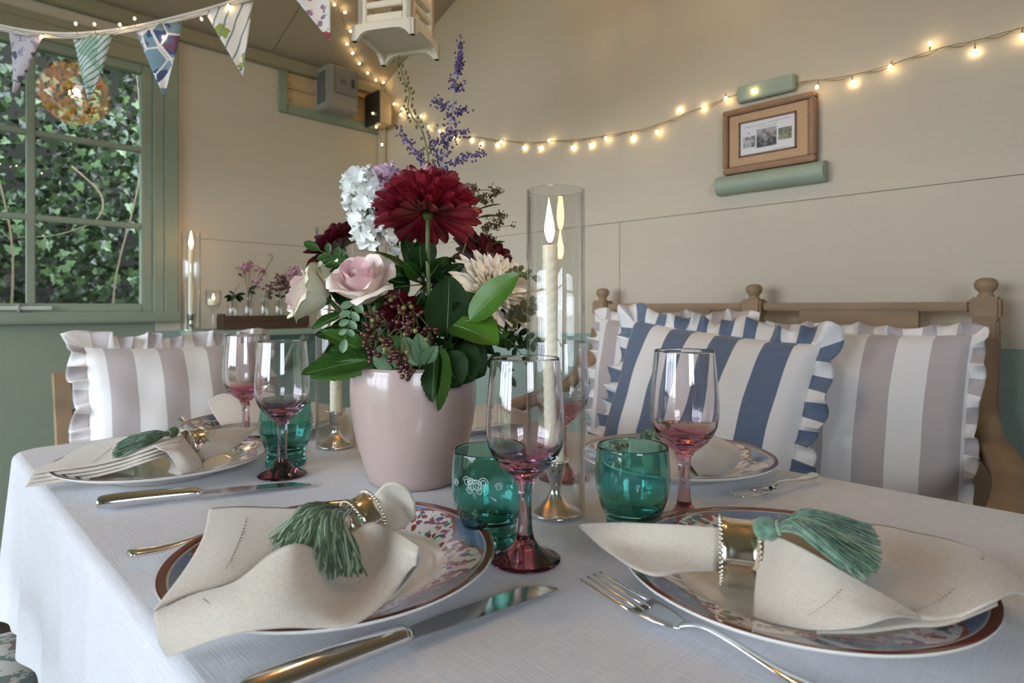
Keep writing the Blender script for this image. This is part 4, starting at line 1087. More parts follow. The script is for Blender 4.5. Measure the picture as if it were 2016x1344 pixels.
# leaves
def leafm(L, w, fold=.25, curl=.2, serr=0., n=20, nw=7, sharp=1.0):
    V = []
    for i in range(n + 1):
        t = i / n; ww = w * max(.015, t ** .6 * (1 - t) ** .75 / .396)
        for k in range(nw):
            s = -1 + 2 * k / (nw - 1)
            e = (1 + serr * (1 if i % 2 else -1)) if abs(s) == 1 else 1
            V.append((L * t + (serr * w * .5 if abs(s) == 1 and i % 2 else 0), ww * s * e, fold * ww * abs(s) ** 1.3 - curl * L * t * t + .03 * w * sin(t * 14) * s * s))
    return V, grid_faces(n + 1, nw)
def leaf(t, a, e, w, nrm, m_, fold=.25, curl=.15, serr=0.):
    o_ = Vector(t.location); L = (e - a).length
    # aim a little high: the curl brings the tip back down
    N_ = Vector(nrm); d = (e - a) + N_.normalized() * curl * L
    me = newmesh('leaf', *leafm(L * (1 + curl * .3), w, fold, curl, serr)); me.materials.append(LEAFS[m_])
    o = put('leaf', me, None, t); o.matrix_local = orient(a - o_, d, N_)
    vein = [(L * q, 0, -curl * L * q * q + .0004) for q in (0, .25, .5, .75, .97)]
    v = put('midrib', newmesh('midrib', *tube(vein, lambda q: .0009 * (1 - .8 * q), 5)), LEAFS[3] if m_ != 3 else LEAFS[0], o)
    return o
def greens(label, head, leaves_, m=STEMG, r=.002):
    hd = D(*head); t = thing('foliage_stem', label, 'foliage', hd, group='leafy stems in the vase')
    stem_part(t, hd, r, m)
    for (bx, by, bz, tx, ty, tz, w, nr, mi, fo_, cu, se) in leaves_:
        a, e = D(bx, by, bz), D(tx, ty, tz)
        leaf(t, a, e, w, cdir(*nr), mi, fo_, cu, se)
        if (a - hd).length > .012:
            put('twig', newmesh('twig', *tube([hd - hd, (a - hd) * .5 + Vector((0, 0, .004)), a - hd], .0011, 5)), m, t)
    return t
greens('leafy stem whose long leaves reach past the candlestick cylinder', (745, 700, .77), [(745, 706, .765, 598, 736, .73, .021, (-.1, .75, .65), 0, .35, .10, .05), (738, 716, .76, 612, 742, .74, .012, (.1, .15, .98), 1, .15, .05, .05), (738, 705, .775, 636, 652, .76, .016, (-.2, .7, .6), 1, .35, .12, .04), (720, 690, .79, 650, 690, .78, .014, (0, .6, .7), 0, .3, .1, .03)])
greens('leafy stem with broad glossy leaf lifted over the cream bloom', (905, 640, .76), [(925, 632, .735, 1022, 540, .715, .022, (-.45, .45, .80), 1, .25, .06, .03), (893, 640, .745, 972, 676, .72, .031, (.1, .8, .6), 1, .35, .25, .02), (880, 665, .76, 885, 545, .745, .029, (.1, .15, 1), 2, .3, .10, 0), (880, 640, .77, 950, 590, .76, .03, (.2, .4, .9), 0, .2, .1, 0)])
greens('leafy stem with a bright leaf hanging over the vase front', (872, 690, .755), [(868, 682, .742, 862, 808, .712, .013, (.75, .1, .65), 1, .5, .04, .06), (858, 690, .745, 852, 790, .715, .016, (-.5, .1, .85), 2, .3, .06, .05), (880, 700, .755, 930, 745, .735, .032, (.1, .35, .95), 2, .15, .2, .02), (890, 690, .765, 950, 735, .76, .03, (.3, .3, .9), 2, .2, .2, 0), (868, 700, .75, 905, 760, .73, .026, (0, .2, 1), 2, .2, .1, 0)])
greens('grey-green leaves standing among the berries', (830, 722, .75), [(826, 718, .742, 795, 660, .735, .011, (-.2, .1, .95), 3, .3, .0, 0), (832, 718, .742, 822, 655, .735, .011, (.2, .1, .95), 3, .3, .0, 0), (836, 720, .74, 858, 680, .735, .011, (.3, .1, .9), 3, .3, .0, 0), (775, 725, .75, 745, 680, .745, .017, (-.2, .2, .95), 3, .2, .0, 0), (800, 715, .752, 770, 660, .75, .018, (-.2, .2, .95), 0, .2, .0, 0)])
greens('small leafy stem beside the tipped rose', (690, 640, .79), [(676, 618, .785, 615, 648, .77, .011, (0, .8, .5), 0, .3, .1, .03), (690, 640, .79, 640, 668, .775, .010, (-.3, .5, .7), 1, .3, .1, 0), (700, 600, .80, 650, 560, .80, .012, (-.2, .3, .9), 2, .2, .1, 0)])
# dark filler foliage
for gi, (lab, hx_, hy_, n) in enumerate((('dark filler foliage under the big burgundy bloom', 835, 560, 26), ('dark filler foliage behind the cream bloom', 925, 640, 26), ('dark filler foliage behind the roses', 740, 640, 26), ('dark filler foliage low over the vase rim', 850, 680, 24))):
    hd = D(hx_, hy_, .815); t = thing('filler_foliage', lab, 'foliage', hd, group='leafy stems in the vase')
    stem_part(t, hd, .002)
    for k in range(n):
        d = Vector((rb.gauss(0, 1), rb.gauss(0, 1), rb.gauss(.25, .8))).normalized()
        if d.dot(FWD) > .4: d = d - FWD * 1.2 * d.dot(FWD); d.normalize()
        a = hd + d * rb.uniform(.008, .03); L = rb.uniform(.03, .055)
        leaf(t, a, a + d * L, rb.uniform(.009, .017), (d.orthogonal() - FWD * .8 + UP * .3), rb.choice([2, 2, 0, 2]), .25, rb.uniform(0, .3))
        put('twig', newmesh('twig', *tube([(0, 0, 0), a - hd], .0009, 5)), STEMG, t)
# pinnate sprigs
def pinnate(label, P, n, L, w, mi, nr=(0, .3, .9)):
    pts = smooth_pts([D(*p) for p in P], 10); o_ = pts[0]
    t = thing('fern_sprig', label, 'foliage', o_, group='fine fern-like sprigs')
    put('rachis', newmesh('rachis', *tube([p - o_ for p in pts], .0007, 5)), STEMG, t); stem_part(t, o_, .0012)
    N_ = cdir(*nr)
    me = newmesh('leaflet', *petal(L, w, .25, .05, tip=.08)); me.materials.append(LEAFS[mi])
    for k in range(n):
        q = .18 + .8 * k / n; i = int(q * (len(pts) - 1)); d = (pts[min(i + 1, len(pts) - 1)] - pts[max(i - 1, 0)]).normalized(); sd = N_.cross(d)
        for s in (-1, 1):
            o = put('leaflet', me, None, t); o.matrix_local = orient(pts[i] - o_, d * .65 + sd * s + N_ * rb.uniform(-.2, .2), N_ + sd * rb.uniform(-.3, .3)); sc = 1 - .35 * k / n; o.scale = (sc, sc, sc)
    o = put('leaflet', me, None, t); o.matrix_local = orient(pts[-1] - o_, pts[-1] - pts[-2], N_)
pinnate('fern sprig reaching behind the burning candle cylinder', [(965, 640, .80), (1010, 655, .80), (1045, 672, .80), (1082, 694, .80)], 6, .018, .005, 2)
pinnate('fern sprig drooping beside the cream bloom', [(950, 655, .79), (980, 660, .785), (1005, 672, .78), (1028, 700, .78)], 5, .018, .0045, 2)
pinnate('fern sprig with dark leaflets low beside the vase rim', [(930, 690, .79), (965, 705, .78), (985, 720, .775), (1000, 742, .77)], 5, .016, .004, 2)
pinnate('grey-green fern sprig hanging under the open rose', [(700, 585, .755), (692, 612, .75), (686, 640, .75), (680, 668, .75)], 4, .017, .0055, 3)
pinnate('fern sprig lying across the hidden burgundy bloom', [(690, 540, .80), (672, 522, .79), (655, 506, .79), (628, 492, .79)], 4, .022, .006, 0)
pinnate('fern sprig arching out over the cream bloom', [(985, 560, .80), (1005, 545, .79), (1025, 535, .79), (1048, 545, .79)], 5, .013, .0045, 4)
pinnate('fern sprig with bronze leaflets below the cream bloom', [(985, 640, .79), (1015, 625, .78), (1040, 605, .78), (1060, 595, .78)], 4, .018, .006, 4)
# berries
BERRY = [mat('maroon_berry', srgb(66, 18, 24), .15, coat=.5), mat('brown_berry', srgb(92, 54, 44), .18, coat=.4), mat('olive_berry', srgb(128, 120, 66), .2, coat=.4)]
bm_ = [newmesh('berry', *ball(.0032, 12, 8)) for _ in BERRY]
for a, b in zip(bm_, BERRY): a.materials.append(b)
def berries(label, hub, cl, z):
    hb_ = D(hub[0], hub[1], z + .02); t = thing('berry_sprig', label, 'berries', hb_, group='sprigs of dark berries'); stem_part(t, hb_, .0014, STEMO)
    for cx_, cy_, r, n in cl:
        used = []
        for k in range(n):
            for _ in range(30):
                p = D(cx_ + rb.uniform(-r, r), cy_ + rb.uniform(-r, r) * 1.1, z + rb.uniform(-.012, .008))
                if all((p - u).length > .0058 for u in used): break
            used.append(p)
            o = put('berry', bm_[rb.choice([0, 0, 0, 1, 1, 2])], None, t, p - hb_)
            c_ = D(cx_, cy_ - r * .6, z + .006)
            put('stalk', newmesh('stalk', *tube([c_ - hb_, p - hb_], .0005, 4)), STEMO, t)
        put('branch', newmesh('branch', *tube(smooth_pts([(0, 0, 0), (D(cx_, cy_ - r * .6, z + .006) - hb_) * .5 + UP * .006, D(cx_, cy_ - r * .6, z + .006) - hb_], 4), .0008, 5)), STEMO, t)
berries('dark berry sprig hanging beside the long leaves', (765, 640), [(733, 625, 18, 9), (722, 650, 10, 4), (730, 672, 13, 8), (735, 700, 14, 9)], .742)
berries('maroon berry sprig below the open rose', (800, 610), [(770, 585, 12, 7), (792, 618, 20, 14), (818, 630, 18, 10), (845, 655, 14, 8), (805, 655, 14, 8)], .738)
berries('berry sprig trailing over the vase rim', (790, 650), [(762, 676, 13, 9), (768, 698, 12, 8), (790, 705, 13, 9), (800, 728, 13, 10), (805, 742, 8, 4)], .722)
# ---------------------------------------------------------------- bench
BX = 1.60
bn = thing('bench', 'weathered teak bench with finials standing along the picture wall', 'bench', (BX - .2, .69, 0))
bo = Vector(bn.location)
def bpart(name, me, m=OAK, parent=None):
    return put(name, me, m, parent or bn)
def bbox(name, x0, x1, y0, y1, z0, z1, bev=.004, parent=None):
    return put(name, boxm(name, x0 - bo.x, x1 - bo.x, y0 - bo.y, y1 - bo.y, z0, z1, bev), OAK, parent or bn)
YE0, YM, YE1 = .20, .69, 1.185
fin = [(.0001, .040), (.010, .0394), (.018, .035), (.0212, .027), (.0195, .018), (.0135, .011), (.0115, .007), (.015, .0035), (.015, -.005)]
me_fin = newmesh('finial', *lathe(fin, 28))
for y in (YE0, YM, YE1):
    p = bbox('post', BX - .022, BX + .022, y - .022, y + .022, .44 if y == YM else 0, .990 - .045)
    blk = bbox('post_block', BX - .026, BX + .026, y - .026, y + .026, .945, .992, .005, p)
    put('finial', me_fin, OAK, p, (BX - bo.x, y - bo.y, .992))
    V, Fc = lathe([(.022, .0), (.026, .004), (.026, .012), (.020, .016), (.017, .022), (.022, .030), (.022, .034)], 24)
    put('collar', newmesh('collar', [Vector(v) + Vector((BX - bo.x, y - bo.y, .912)) for v in V], Fc), OAK, p)
for a, b in ((YE0 + .026, YM - .026), (YM + .026, YE1 - .026)):
    bbox('top_rail', BX - .014, BX + .014, a, b, .962, .982)
    L_ = b - a
    bbox('splat', BX - .010, BX + .010, a + L_ * .21, a + L_ * .79, .905, .962, .001)
    bbox('middle_rail', BX - .014, BX + .014, a, b, .880, .905)
    for k in range(5): y = a + L_ * (k + .5) / 5; bbox('back_slat', BX - .008, BX + .008, y - .02, y + .02, .52, .880, .002)
    bbox('lower_rail', BX - .014, BX + .014, a, b, .48, .52)
for k in range(5): bbox('seat_slat', 1.08 + k * .1, 1.165 + k * .1, YE0 - .02, YE1 + .02, .425, .447)
bbox('seat_rail', 1.08, 1.105, YE0, YE1, .35, .425)
for y, s in ((YE0, -1), (YE1, 1)):
    P = [(BX - .012, y, .905), (BX - .03, y, .83), (BX - .075, y + s * .004, .765), (BX - .15, y + s * .025, .715), (BX - .25, y + s * .06, .690), (BX - .40, y + s * .08, .672), (BX - .52, y + s * .085, .665)]
    V, Fc = sweep_rect(smooth_pts([Vector(p) - bo for p in P], 6), .046, .034, (0, 1, 0))
    put('arm', newmesh('arm', V, Fc), OAK, bn)
    bbox('leg', 1.09, 1.135, y - .022, y + .022, 0, .43)
    P = [(1.11, y, .42), (1.112, y + s * .03, .5), (1.11, y + s * .06, .58), (1.12, y + s * .083, .652)]
    V, Fc = sweep_rect(smooth_pts([Vector(p) - bo for p in P], 4), .04, .04, (0, 1, 0)); put('arm_support', newmesh('arm_support', V, Fc), OAK, bn)

# ---------------------------------------------------------------- cushions
WHITEC = srgb(240, 237, 234)
def cushion(label, loc, rz, lean, roll, size, col, freq, phase, name='cushion', thick=.075, seed=1, rw=.045):
    r_ = random.Random(seed)
    t = thing(name, label, 'cushion', loc); t.rotation_mode = 'QUATERNION'
    t.rotation_quaternion = (Matrix.Rotation(rz, 3, 'Z') @ Matrix.Rotation(-lean, 3, 'X') @ Matrix.Rotation(roll, 3, 'Y')).to_quaternion()
    n = 36; w = size / 2
    def edge(u, v):       # slightly concave sides, pointed corners
        k = .965 + .035 * (abs(v) ** 3); k2 = .965 + .035 * (abs(u) ** 3)
        return u * w * k, v * w * k2
    b = MB()
    for side in (-1, 1):
        V = []; U = []
        for i in range(n + 1):
            for j in range(n + 1):
                u = -1 + 2 * i / n; v = -1 + 2 * j / n
                x, z = edge(u, v); th = thick * ((1 - u * u) * (1 - v * v)) ** .42
                wr = .0035 * sin(9 * u + 4 * v + seed) * sin(7 * v - 3 * u) * (1 - (u * u) * (v * v)) + .006 * sin(6 * (u + v) + seed) * (abs(u * v)) ** 1.5
                V.append((x, side * (th + (wr if th > .01 else 0)), z + w)); U.append(((u + 1) / 2, (v + 1) / 2))
        Fc = grid_faces(n + 1, n + 1)
        if side < 0: Fc = [f[::-1] for f in Fc]
        b.add(V, Fc, U)
    put('cover', b.mesh('cover', True, uv=True), stripe_mat('striped_cotton', WHITEC, col, freq, phase), t)
    # gathered frill
    per = []; m = 110
    for k in range(4):
        for i in range(m):
            q = -1 + 2 * i / m
            u, v = [(q, 1), (1, -q), (-q, -1), (-1, q)][k]
            x, z = edge(u, v); nx, nz = [(0, 1), (1, 0), (0, -1), (-1, 0)][k]
            c = 0.
            if q > .90: c = (q - .90) / .1 * .5
            if q < -.90: c = (-.90 - q) / .1 * .5
            nn = [(0, 1), (1, 0), (0, -1), (-1, 0)]
            ox, oz = nn[(k + 1) % 4] if q > 0 else nn[(k - 1) % 4]
            d = Vector((nx * (1 - c) + ox * c, 0, nz * (1 - c) + oz * c)).normalized()
            per.append((Vector((x, 0, z + w)), d, 1 + .35 * c * 2))
    N_ = len(per); rows_ = 6; V = []; U = []
    jig = [r_.uniform(-1, 1) for _ in range(N_)]
    ph = 0; phs = []
    for i in range(N_):
        ph += (2 * pi / 12) * (1 + .45 * sin(i * .11 + seed) + .3 * jig[i]); phs.append(ph)
    for i in range(N_):
        p, d, cf = per[i]; ln = rw * (1 + .18 * sin(phs[i] * .37 + 1)) * cf
        for j in range(rows_):
            q = j / (rows_ - 1)
            amp = .017 * q ** .7; sd = sin(phs[i] + .8 * q) + .4 * sin(phs[i] * .53)
            V.append(p - d * .004 + d * ln * (q - .12 * q * q) + Vector((0, 1, 0)) * (amp * sd) + d.cross(Vector((0, 1, 0))) * (.006 * q * cos(phs[i])))
            U.append((i / N_ * 4 * 2.0, q))
    Fc = [(i * rows_ + j, ((i + 1) % N_) * rows_ + j, ((i + 1) % N_) * rows_ + j + 1, i * rows_ + j + 1) for i in range(N_) for j in range(rows_ - 1)]
    V, F2 = solid(V, Fc, .0018)
    put('frill', newmesh('frill', V, F2, True, U + U), stripe_mat('striped_frill', WHITEC, col, freq, phase), t)
    return t
TAUPE = srgb(190, 180, 179); BLUE = srgb(96, 113, 140)
cushion('grey and white striped frilled cushion at the end of the bench beside its arm', (1.34, .425, .480), -pi / 2, .18, .015, .45, TAUPE, 4, .04, thick=.07, seed=2, rw=.026)
cushion('grey and white striped cushion mostly hidden behind the blue one', (1.40, .870, .492), -pi / 2, .14, .0, .45, TAUPE, 4, .2, thick=.06, seed=5, rw=.035)
cushion('blue and white striped frilled cushion leaning on the bench', (1.165, .69, .490), -pi / 2, .30, .10, .45, BLUE, 4, .38, thick=.075, seed=9)
cushion('grey and white striped frilled cushion on the carver chair under the window sill', (.53, 1.735, .44), .02, .16, .01, .435, TAUPE, 3.7, .18, thick=.07, seed=4)

# ---------------------------------------------------------------- chairs
def chair(name, label, loc, rz, w=.47, d=.45, back=.84, sh=.43):
    t = thing(name, label, 'chair', loc, rz)
    hw = w / 2
    put('seat', boxm('seat', -hw, hw, -d / 2, d / 2, sh - .03, sh, .008), OAK, t)
    for sx in (-1, 1):
        put('leg', boxm('leg', sx * (hw - .02) - .02, sx * (hw - .02) + .02, -d / 2, -d / 2 + .04, 0, sh - .03, .004), OAK, t)
        V, Fc = sweep_rect([(sx * (hw - .018), d / 2 - .02, 0), (sx * (hw - .018), d / 2 - .02, .42), (sx * (hw - .018), d / 2 + .01, .65), (sx * (hw - .018), d / 2 + .055, back)], .034, .034, (1, 0, 0))
        put('back_post', newmesh('back_post', V, Fc, False), OAK, t)
    for z in (.56, .66, back - .04):
        put('back_rail', boxm('back_rail', -hw + .03, hw - .03, d / 2 + (z - .42) * .12 - .004, d / 2 + (z - .42) * .12 + .014, z, z + .045, .003), OAK, t)
    put('stretcher', boxm('stretcher', -hw + .02, hw - .02, -.012, .012, .16, .19, .003), OAK, t)
    return t
chair('carver_chair', 'wooden carver chair behind the grey striped cushion near the sill', (.522, 1.66, 0), 0, .50, .46, .80)
chair('dining_chair', 'wooden dining chair carrying the toile seat pad beside the cloth', (-.06, 1.02, 0), pi / 2, .48, .45, .86, .405)
TOILE = mat('toile_print', srgb(226, 222, 208), .9, sheen=.3)
N, L = nodes(TOILE); tcn = N.new('ShaderNodeTexCoord')
na = N.new('ShaderNodeTexNoise'); na.inputs['Scale'].default_value = 24; na.inputs['Detail'].default_value = 7; na.inputs['Roughness'].default_value = .72; L.new(tcn.outputs['Object'], na.inputs[0])
nb = N.new('ShaderNodeTexNoise'); nb.inputs['Scale'].default_value = 9; L.new(tcn.outputs['Object'], nb.inputs[0])
f1 = math_node(N, L, 'MULTIPLY', math_node(N, L, 'GREATER_THAN', na.outputs[0], .50), math_node(N, L, 'GREATER_THAN', nb.outputs[0], .42))
nd = N.new('ShaderNodeTexNoise'); nd.inputs['Scale'].default_value = 40; L.new(tcn.outputs['Object'], nd.inputs[0])
cg = mix_node(N, L, nd.outputs[0], srgb(86, 118, 96), srgb(110, 138, 128))
c_ = mix_node(N, L, f1, srgb(226, 222, 208), cg)
f2 = math_node(N, L, 'GREATER_THAN', math_node(N, L, 'MULTIPLY', nd.outputs[0], na.outputs[0]), .345)
c_ = mix_node(N, L, math_node(N, L, 'MULTIPLY', f2, f1), c_, srgb(170, 92, 84))
L.new(c_, N['Principled BSDF'].inputs['Base Color'])
pad = MB(); V = []; n = 24
for s in (1, -1):
    V = []
    for i in range(n + 1):
        for j in range(n + 1):
            u = -1 + 2 * i / n; v = -1 + 2 * j / n; V.append((u * .225, v * .245, .03 + s * .03 * ((1 - u ** 6) * (1 - v ** 6)) ** .35 + s * .006 * (1 - u * u) * (1 - v * v)))
    Fc = grid_faces(n + 1, n + 1); pad.add(V, Fc if s > 0 else [f[::-1] for f in Fc])
sp_ = thing('seat_pad', 'green and pink toile seat pad showing below the tablecloth corner', 'seat pad', (-.065, 1.02, .407))
put('cover', pad.mesh('cover', True), TOILE, sp_)
V = []
P = [(sx * .222, sy * .242, .03) for sx, sy in ((-1, -1), (1, -1), (1, 1), (-1, 1), (-1, -1))]
put('piping', newmesh('piping', *tube([Vector(a).lerp(Vector(b), k / 6) for a, b in zip(P, P[1:]) for k in range(6)], .004, 8)), TOILE, sp_)

# ---------------------------------------------------------------- picture on the gable wall
FRM = mat('carved_frame_wood', srgb(158, 118, 82), .5, noise=.2, nscale=50); FRD = mat('frame_groove', srgb(112, 74, 46), .5)
MOUNT = mat('buff_mount', srgb(196, 160, 122), .7, noise=.06, nscale=60)
pic = thing('framed_picture', 'small wood framed print of three photographs on the gable wall', 'picture', (XW - .012, .68, 1.437))
PW, PH = .125, .090
def pm(name, y0, y1, z0, z1, x0, x1, m, parent=None, bev=.0015):
    return put(name, boxm(name, -x1, -x0, y0, y1, z0, z1, bev), m, parent or pic)
for (y0, y1, z0, z1) in ((-PW, PW, PH - .016, PH), (-PW, PW, -PH, -PH + .016), (-PW, -PW + .016, -PH + .016, PH - .016), (PW - .016, PW, -PH + .016, PH - .016)):
    pm('frame_rail', y0, y1, z0, z1, -.010, .016, FRM, None, .003)
pm('groove', -PW + .016, PW - .016, -PH + .016, PH - .016, -.008, .008, FRD)
pm('mount', -PW + .019, PW - .019, -PH + .019, PH - .019, -.006, .0105, MOUNT)
iw, ih = .078, .049
for (y0, y1, z0, z1) in ((-iw, iw, ih - .005, ih), (-iw, iw, -ih, -ih + .005), (-iw, -iw + .005, -ih, ih), (iw - .005, iw, -ih, ih)):
    pm('inner_frame', y0, y1, z0, z1, .009, .014, FRD, None, .001)
pr = pm('print', -iw + .004, iw - .004, -ih + .004, ih - .004, .009, .0112, mat('white_paper', srgb(222, 220, 222), .5), None, 0)
def photo_mat(name, a, b, s, grad):
    m = mat(name, a, .4); N, L = nodes(m); tc = N.new('ShaderNodeTexCoord'); n_ = N.new('ShaderNodeTexNoise'); n_.inputs['Scale'].default_value = s; n_.inputs['Detail'].default_value = 6; L.new(tc.outputs['Object'], n_.inputs[0])
    sp = N.new('ShaderNodeSeparateXYZ'); L.new(tc.outputs['Object'], sp.inputs[0])
    g_ = math_node(N, L, 'ADD', n_.outputs[0], math_node(N, L, 'MULTIPLY', sp.outputs[2], grad))
    L.new(ramp_node(N, L, g_, [(.35, a), (.62, b)]), N['Principled BSDF'].inputs['Base Color']); return m
def photo(y0, y1, z0, z1, m): pm('photograph', y0, y1, z0, z1, .0112, .0117, m, pr, 0)
# the wall is seen from -X, so +Y lies towards the window
photo(-.026, .028, -.030, .020, photo_mat('grey_landscape', srgb(50, 48, 50), srgb(168, 160, 160), 70, 9))
photo(.032, .066, -.025, .006, photo_mat('dark_figure', srgb(44, 44, 44), srgb(190, 188, 184), 130, 0))
photo(-.066, -.031, -.020, .012, photo_mat('green_garden', srgb(60, 60, 60), srgb(150, 154, 118), 120, -5))
INK = mat('grey_ink', srgb(150, 154, 172), .7); INKD = mat('dark_ink', srgb(60, 60, 66), .7)
def script(y0, y1, z, hgt, m, seed):
    r_ = random.Random(seed); P = []; n_ = int((y0 - y1) / .0016)
    for k in range(n_):
        q = k / n_; P.append((-.0118, y0 + (y1 - y0) * q + r_.uniform(-.0006, .0006), z + hgt * (.5 if k % 2 else -.5) * r_.choice([.4, .6, 1, .5])))
    put('lettering', newmesh('lettering', *tube(P, .00035, 4)), m, pr)
script(.062, .028, .0315, .004, INK, 1); script(.024, .0, .0325, .004, INK, 2); script(-.003, -.034, .034, .005, INK, 3); script(-.038, -.064, .035, .004, INK, 4)
script(.024, -.028, .0255, .0018, INK, 5); script(.052, .044, .014, .006, INKD, 6); script(-.02, -.06, -.040, .0015, INKD, 7)
blk = put('wooden_block', boxm('wooden_block', -.022, 0, -.078, .078, -.022, .022, .003), SAGE_L, None, (XW - .001, .687, 1.566))
tag(blk, 'sage painted wooden block fixed above the framed picture', 'block')
V, Fc = [], []
prof = [(0, -.027), (0, .027)] + [(-.012 - .027 * sin(a), .027 * cos(a)) for a in [pi * k / 16 for k in range(17)]]
prof = [(x, z) for x, z in prof]
pl = [(0, .027)] + [(-.014 - .027 * sin(pi * k / 18), .027 * cos(pi * k / 18)) for k in range(19)] + [(0, -.027)]
n = len(pl); V = [(x, -.145, z) for x, z in pl] + [(x, .145, z) for x, z in pl]
Fc = [tuple(range(n)), tuple(range(2 * n - 1, n - 1, -1))] + [(i, n + i, n + (i + 1) % n, (i + 1) % n) for i in range(n)]
rl = put('picture_ledge', fixn(newmesh('picture_ledge', V, Fc, False)), SAGE_L, None, (XW - .001, .678, 1.318))
tag(rl, 'half-round sage painted ledge carrying the framed picture', 'ledge')

# ---------------------------------------------------------------- boxes in the corner
ex = thing('meter_box', 'grey electrical box fixed to the bare boards near the corner', 'electrical box', (1.395, YW - .02, 1.95))
def ep(name, x0, x1, y0, y1, z0, z1, m, bev=.004): return put(name, boxm(name, x0, x1, y0, y1, z0, z1, bev), m, ex)
ep('casing', -.075, .075, -.10, .02, -.10, .095, GREYPL, .006)
ep('cover', -.045, .070, -.108, -.1, -.03, .085, mat('grey_door_plastic', srgb(128, 126, 122), .4), .003)
ep('label_plate', -.02, .01, -.1095, -.1075, .015, .035, mat('grey_label', srgb(100, 100, 100), .6), 0)
ep('switch', .035, .048, -.114, -.107, .01, .045, DGREY, .002)
for k in range(5): ep('vent_slot', -.0765, -.0748, -.075 + k * .016, -.067 + k * .016, -.07, .07, DGREY, 0)
bt = put('timber_batten', boxm('timber_batten', -.15, .15, -.02, .0, -.012, .012, .002), BARE, None, (1.50, YW - .008, 2.0))
bt.location.z = HZ1 - .018; tag(bt, 'raw orange timber batten above the electrical box', 'batten')
sk = thing('junction_box', 'small black box fixed in the corner beside the electrical box', 'box', (1.60, YW - .062, 1.905))
put('body', boxm('body', -.030, .038, -.075, .04, -.075, .075, .004), mat('cream_plastic', srgb(196, 176, 140), .5), sk)
put('face', boxm('face', -.038, -.030, -.078, .038, -.076, .076, .002), BLACKP, sk)

# ---------------------------------------------------------------- shelf with its display
SZ = .885
sh = thing('wall_shelf', 'pale sage shelf under the cream wall holding the candles and bottles', 'shelf', (1.16, YW, SZ - .022))
put('board', boxm('board', -.40, .44, -.26, 0, 0, .022, .003), SAGE_L, sh)
for x in (-.25, .02, .3):
    V, Fc = sweep_rect([(x, -.004, -.16), (x, -.20, -.006)], .025, .025, (1, 0, 0)); put('bracket', newmesh('bracket', V, Fc, False), SAGE_L, sh)
def onshelf(px, Y): r = (px - PX) / F; return Vector((Y * (1 + r) / (1 - r), Y, SZ + .0005))
p = onshelf(376, 2.42)
cst = thing('candlestick', 'silver candlestick on the shelf beside the window casing', 'candlestick', p, group='silver candlesticks'); put('body', me_stick, SILVER, cst); put('beading', me_bead, SILVER, cst)['kind'] = 'stuff'
candle(p + Vector((0, 0, .0485)), 'burning plain ivory candle on the shelf beside the window casing', fs=1.3)
hurricane(p, 'clear hurricane cylinder on the shelf beside the window casing')
p = onshelf(420, 2.40)
tg = thing('tealight_goblet', 'clear glass goblet with lit tealight on the shelf', 'candle holder', p)
gob = [(.0001, 0), (.026, 0), (.026, .002), (.006, .006), (.004, .02), (.006, .055), (.004, .07), (.012, .078), (.022, .088), (.0265, .10), (.0275, .15), (.026, .15), (.025, .102), (.02, .092), (.0001, .086)]
put('goblet', newmesh('goblet', *lathe(gob, 32)), GLASST, tg)
put('tealight', newmesh('tealight', *lathe([(.0001, .0925), (.019, .0925), (.020, .094), (.020, .112), (.019, .113), (.0001, .1115)], 24)), WAX, tg)
put('flame', me_flame, FLAME, tg, (0, 0, .113)).scale = (.7, .7, .45)
xa, xb = onshelf(435, 2.42).x, onshelf(601, 2.42).x
rk = thing('bottle_rack', 'dark wooden rack of bud bottles on the shelf', 'rack', ((xa + xb) / 2, 2.43, SZ + .0005))
w_ = (xb - xa) / 2
put('trough', MB().box(-w_, w_, -.035, .035, 0, .012).box(-w_, w_, -.035, -.028, .012, .052).box(-w_, w_, .028, .035, .012, .052).box(-w_, -w_ + .012, -.028, .028, .012, .06).box(w_ - .012, w_, -.028, .028, .012, .06).mesh('trough'), DARKWOOD, rk)
put('end_cap', boxm('end_cap', w_ - .03, w_ + .004, -.04, -.034, .01, .05, .002), DARKWOOD, rk)
bot = [(.0001, 0), (.018, 0), (.020, .003), (.020, .075), (.017, .088), (.011, .096), (.010, .115), (.0125, .118), (.0125, .124), (.0108, .124), (.0085, .115), (.0085, .098), (.015, .086), (.018, .073), (.018, .004), (.0001, .003)]
me_bot = newmesh('bud_bottle', *lathe(bot, 28))
SPR = [col_mat('dusty_pink_petal', (206, 160, 172), (176, 126, 142), .6, 60), col_mat('dusky_brown_pink', (136, 92, 92), (104, 74, 70), .6, 60)]
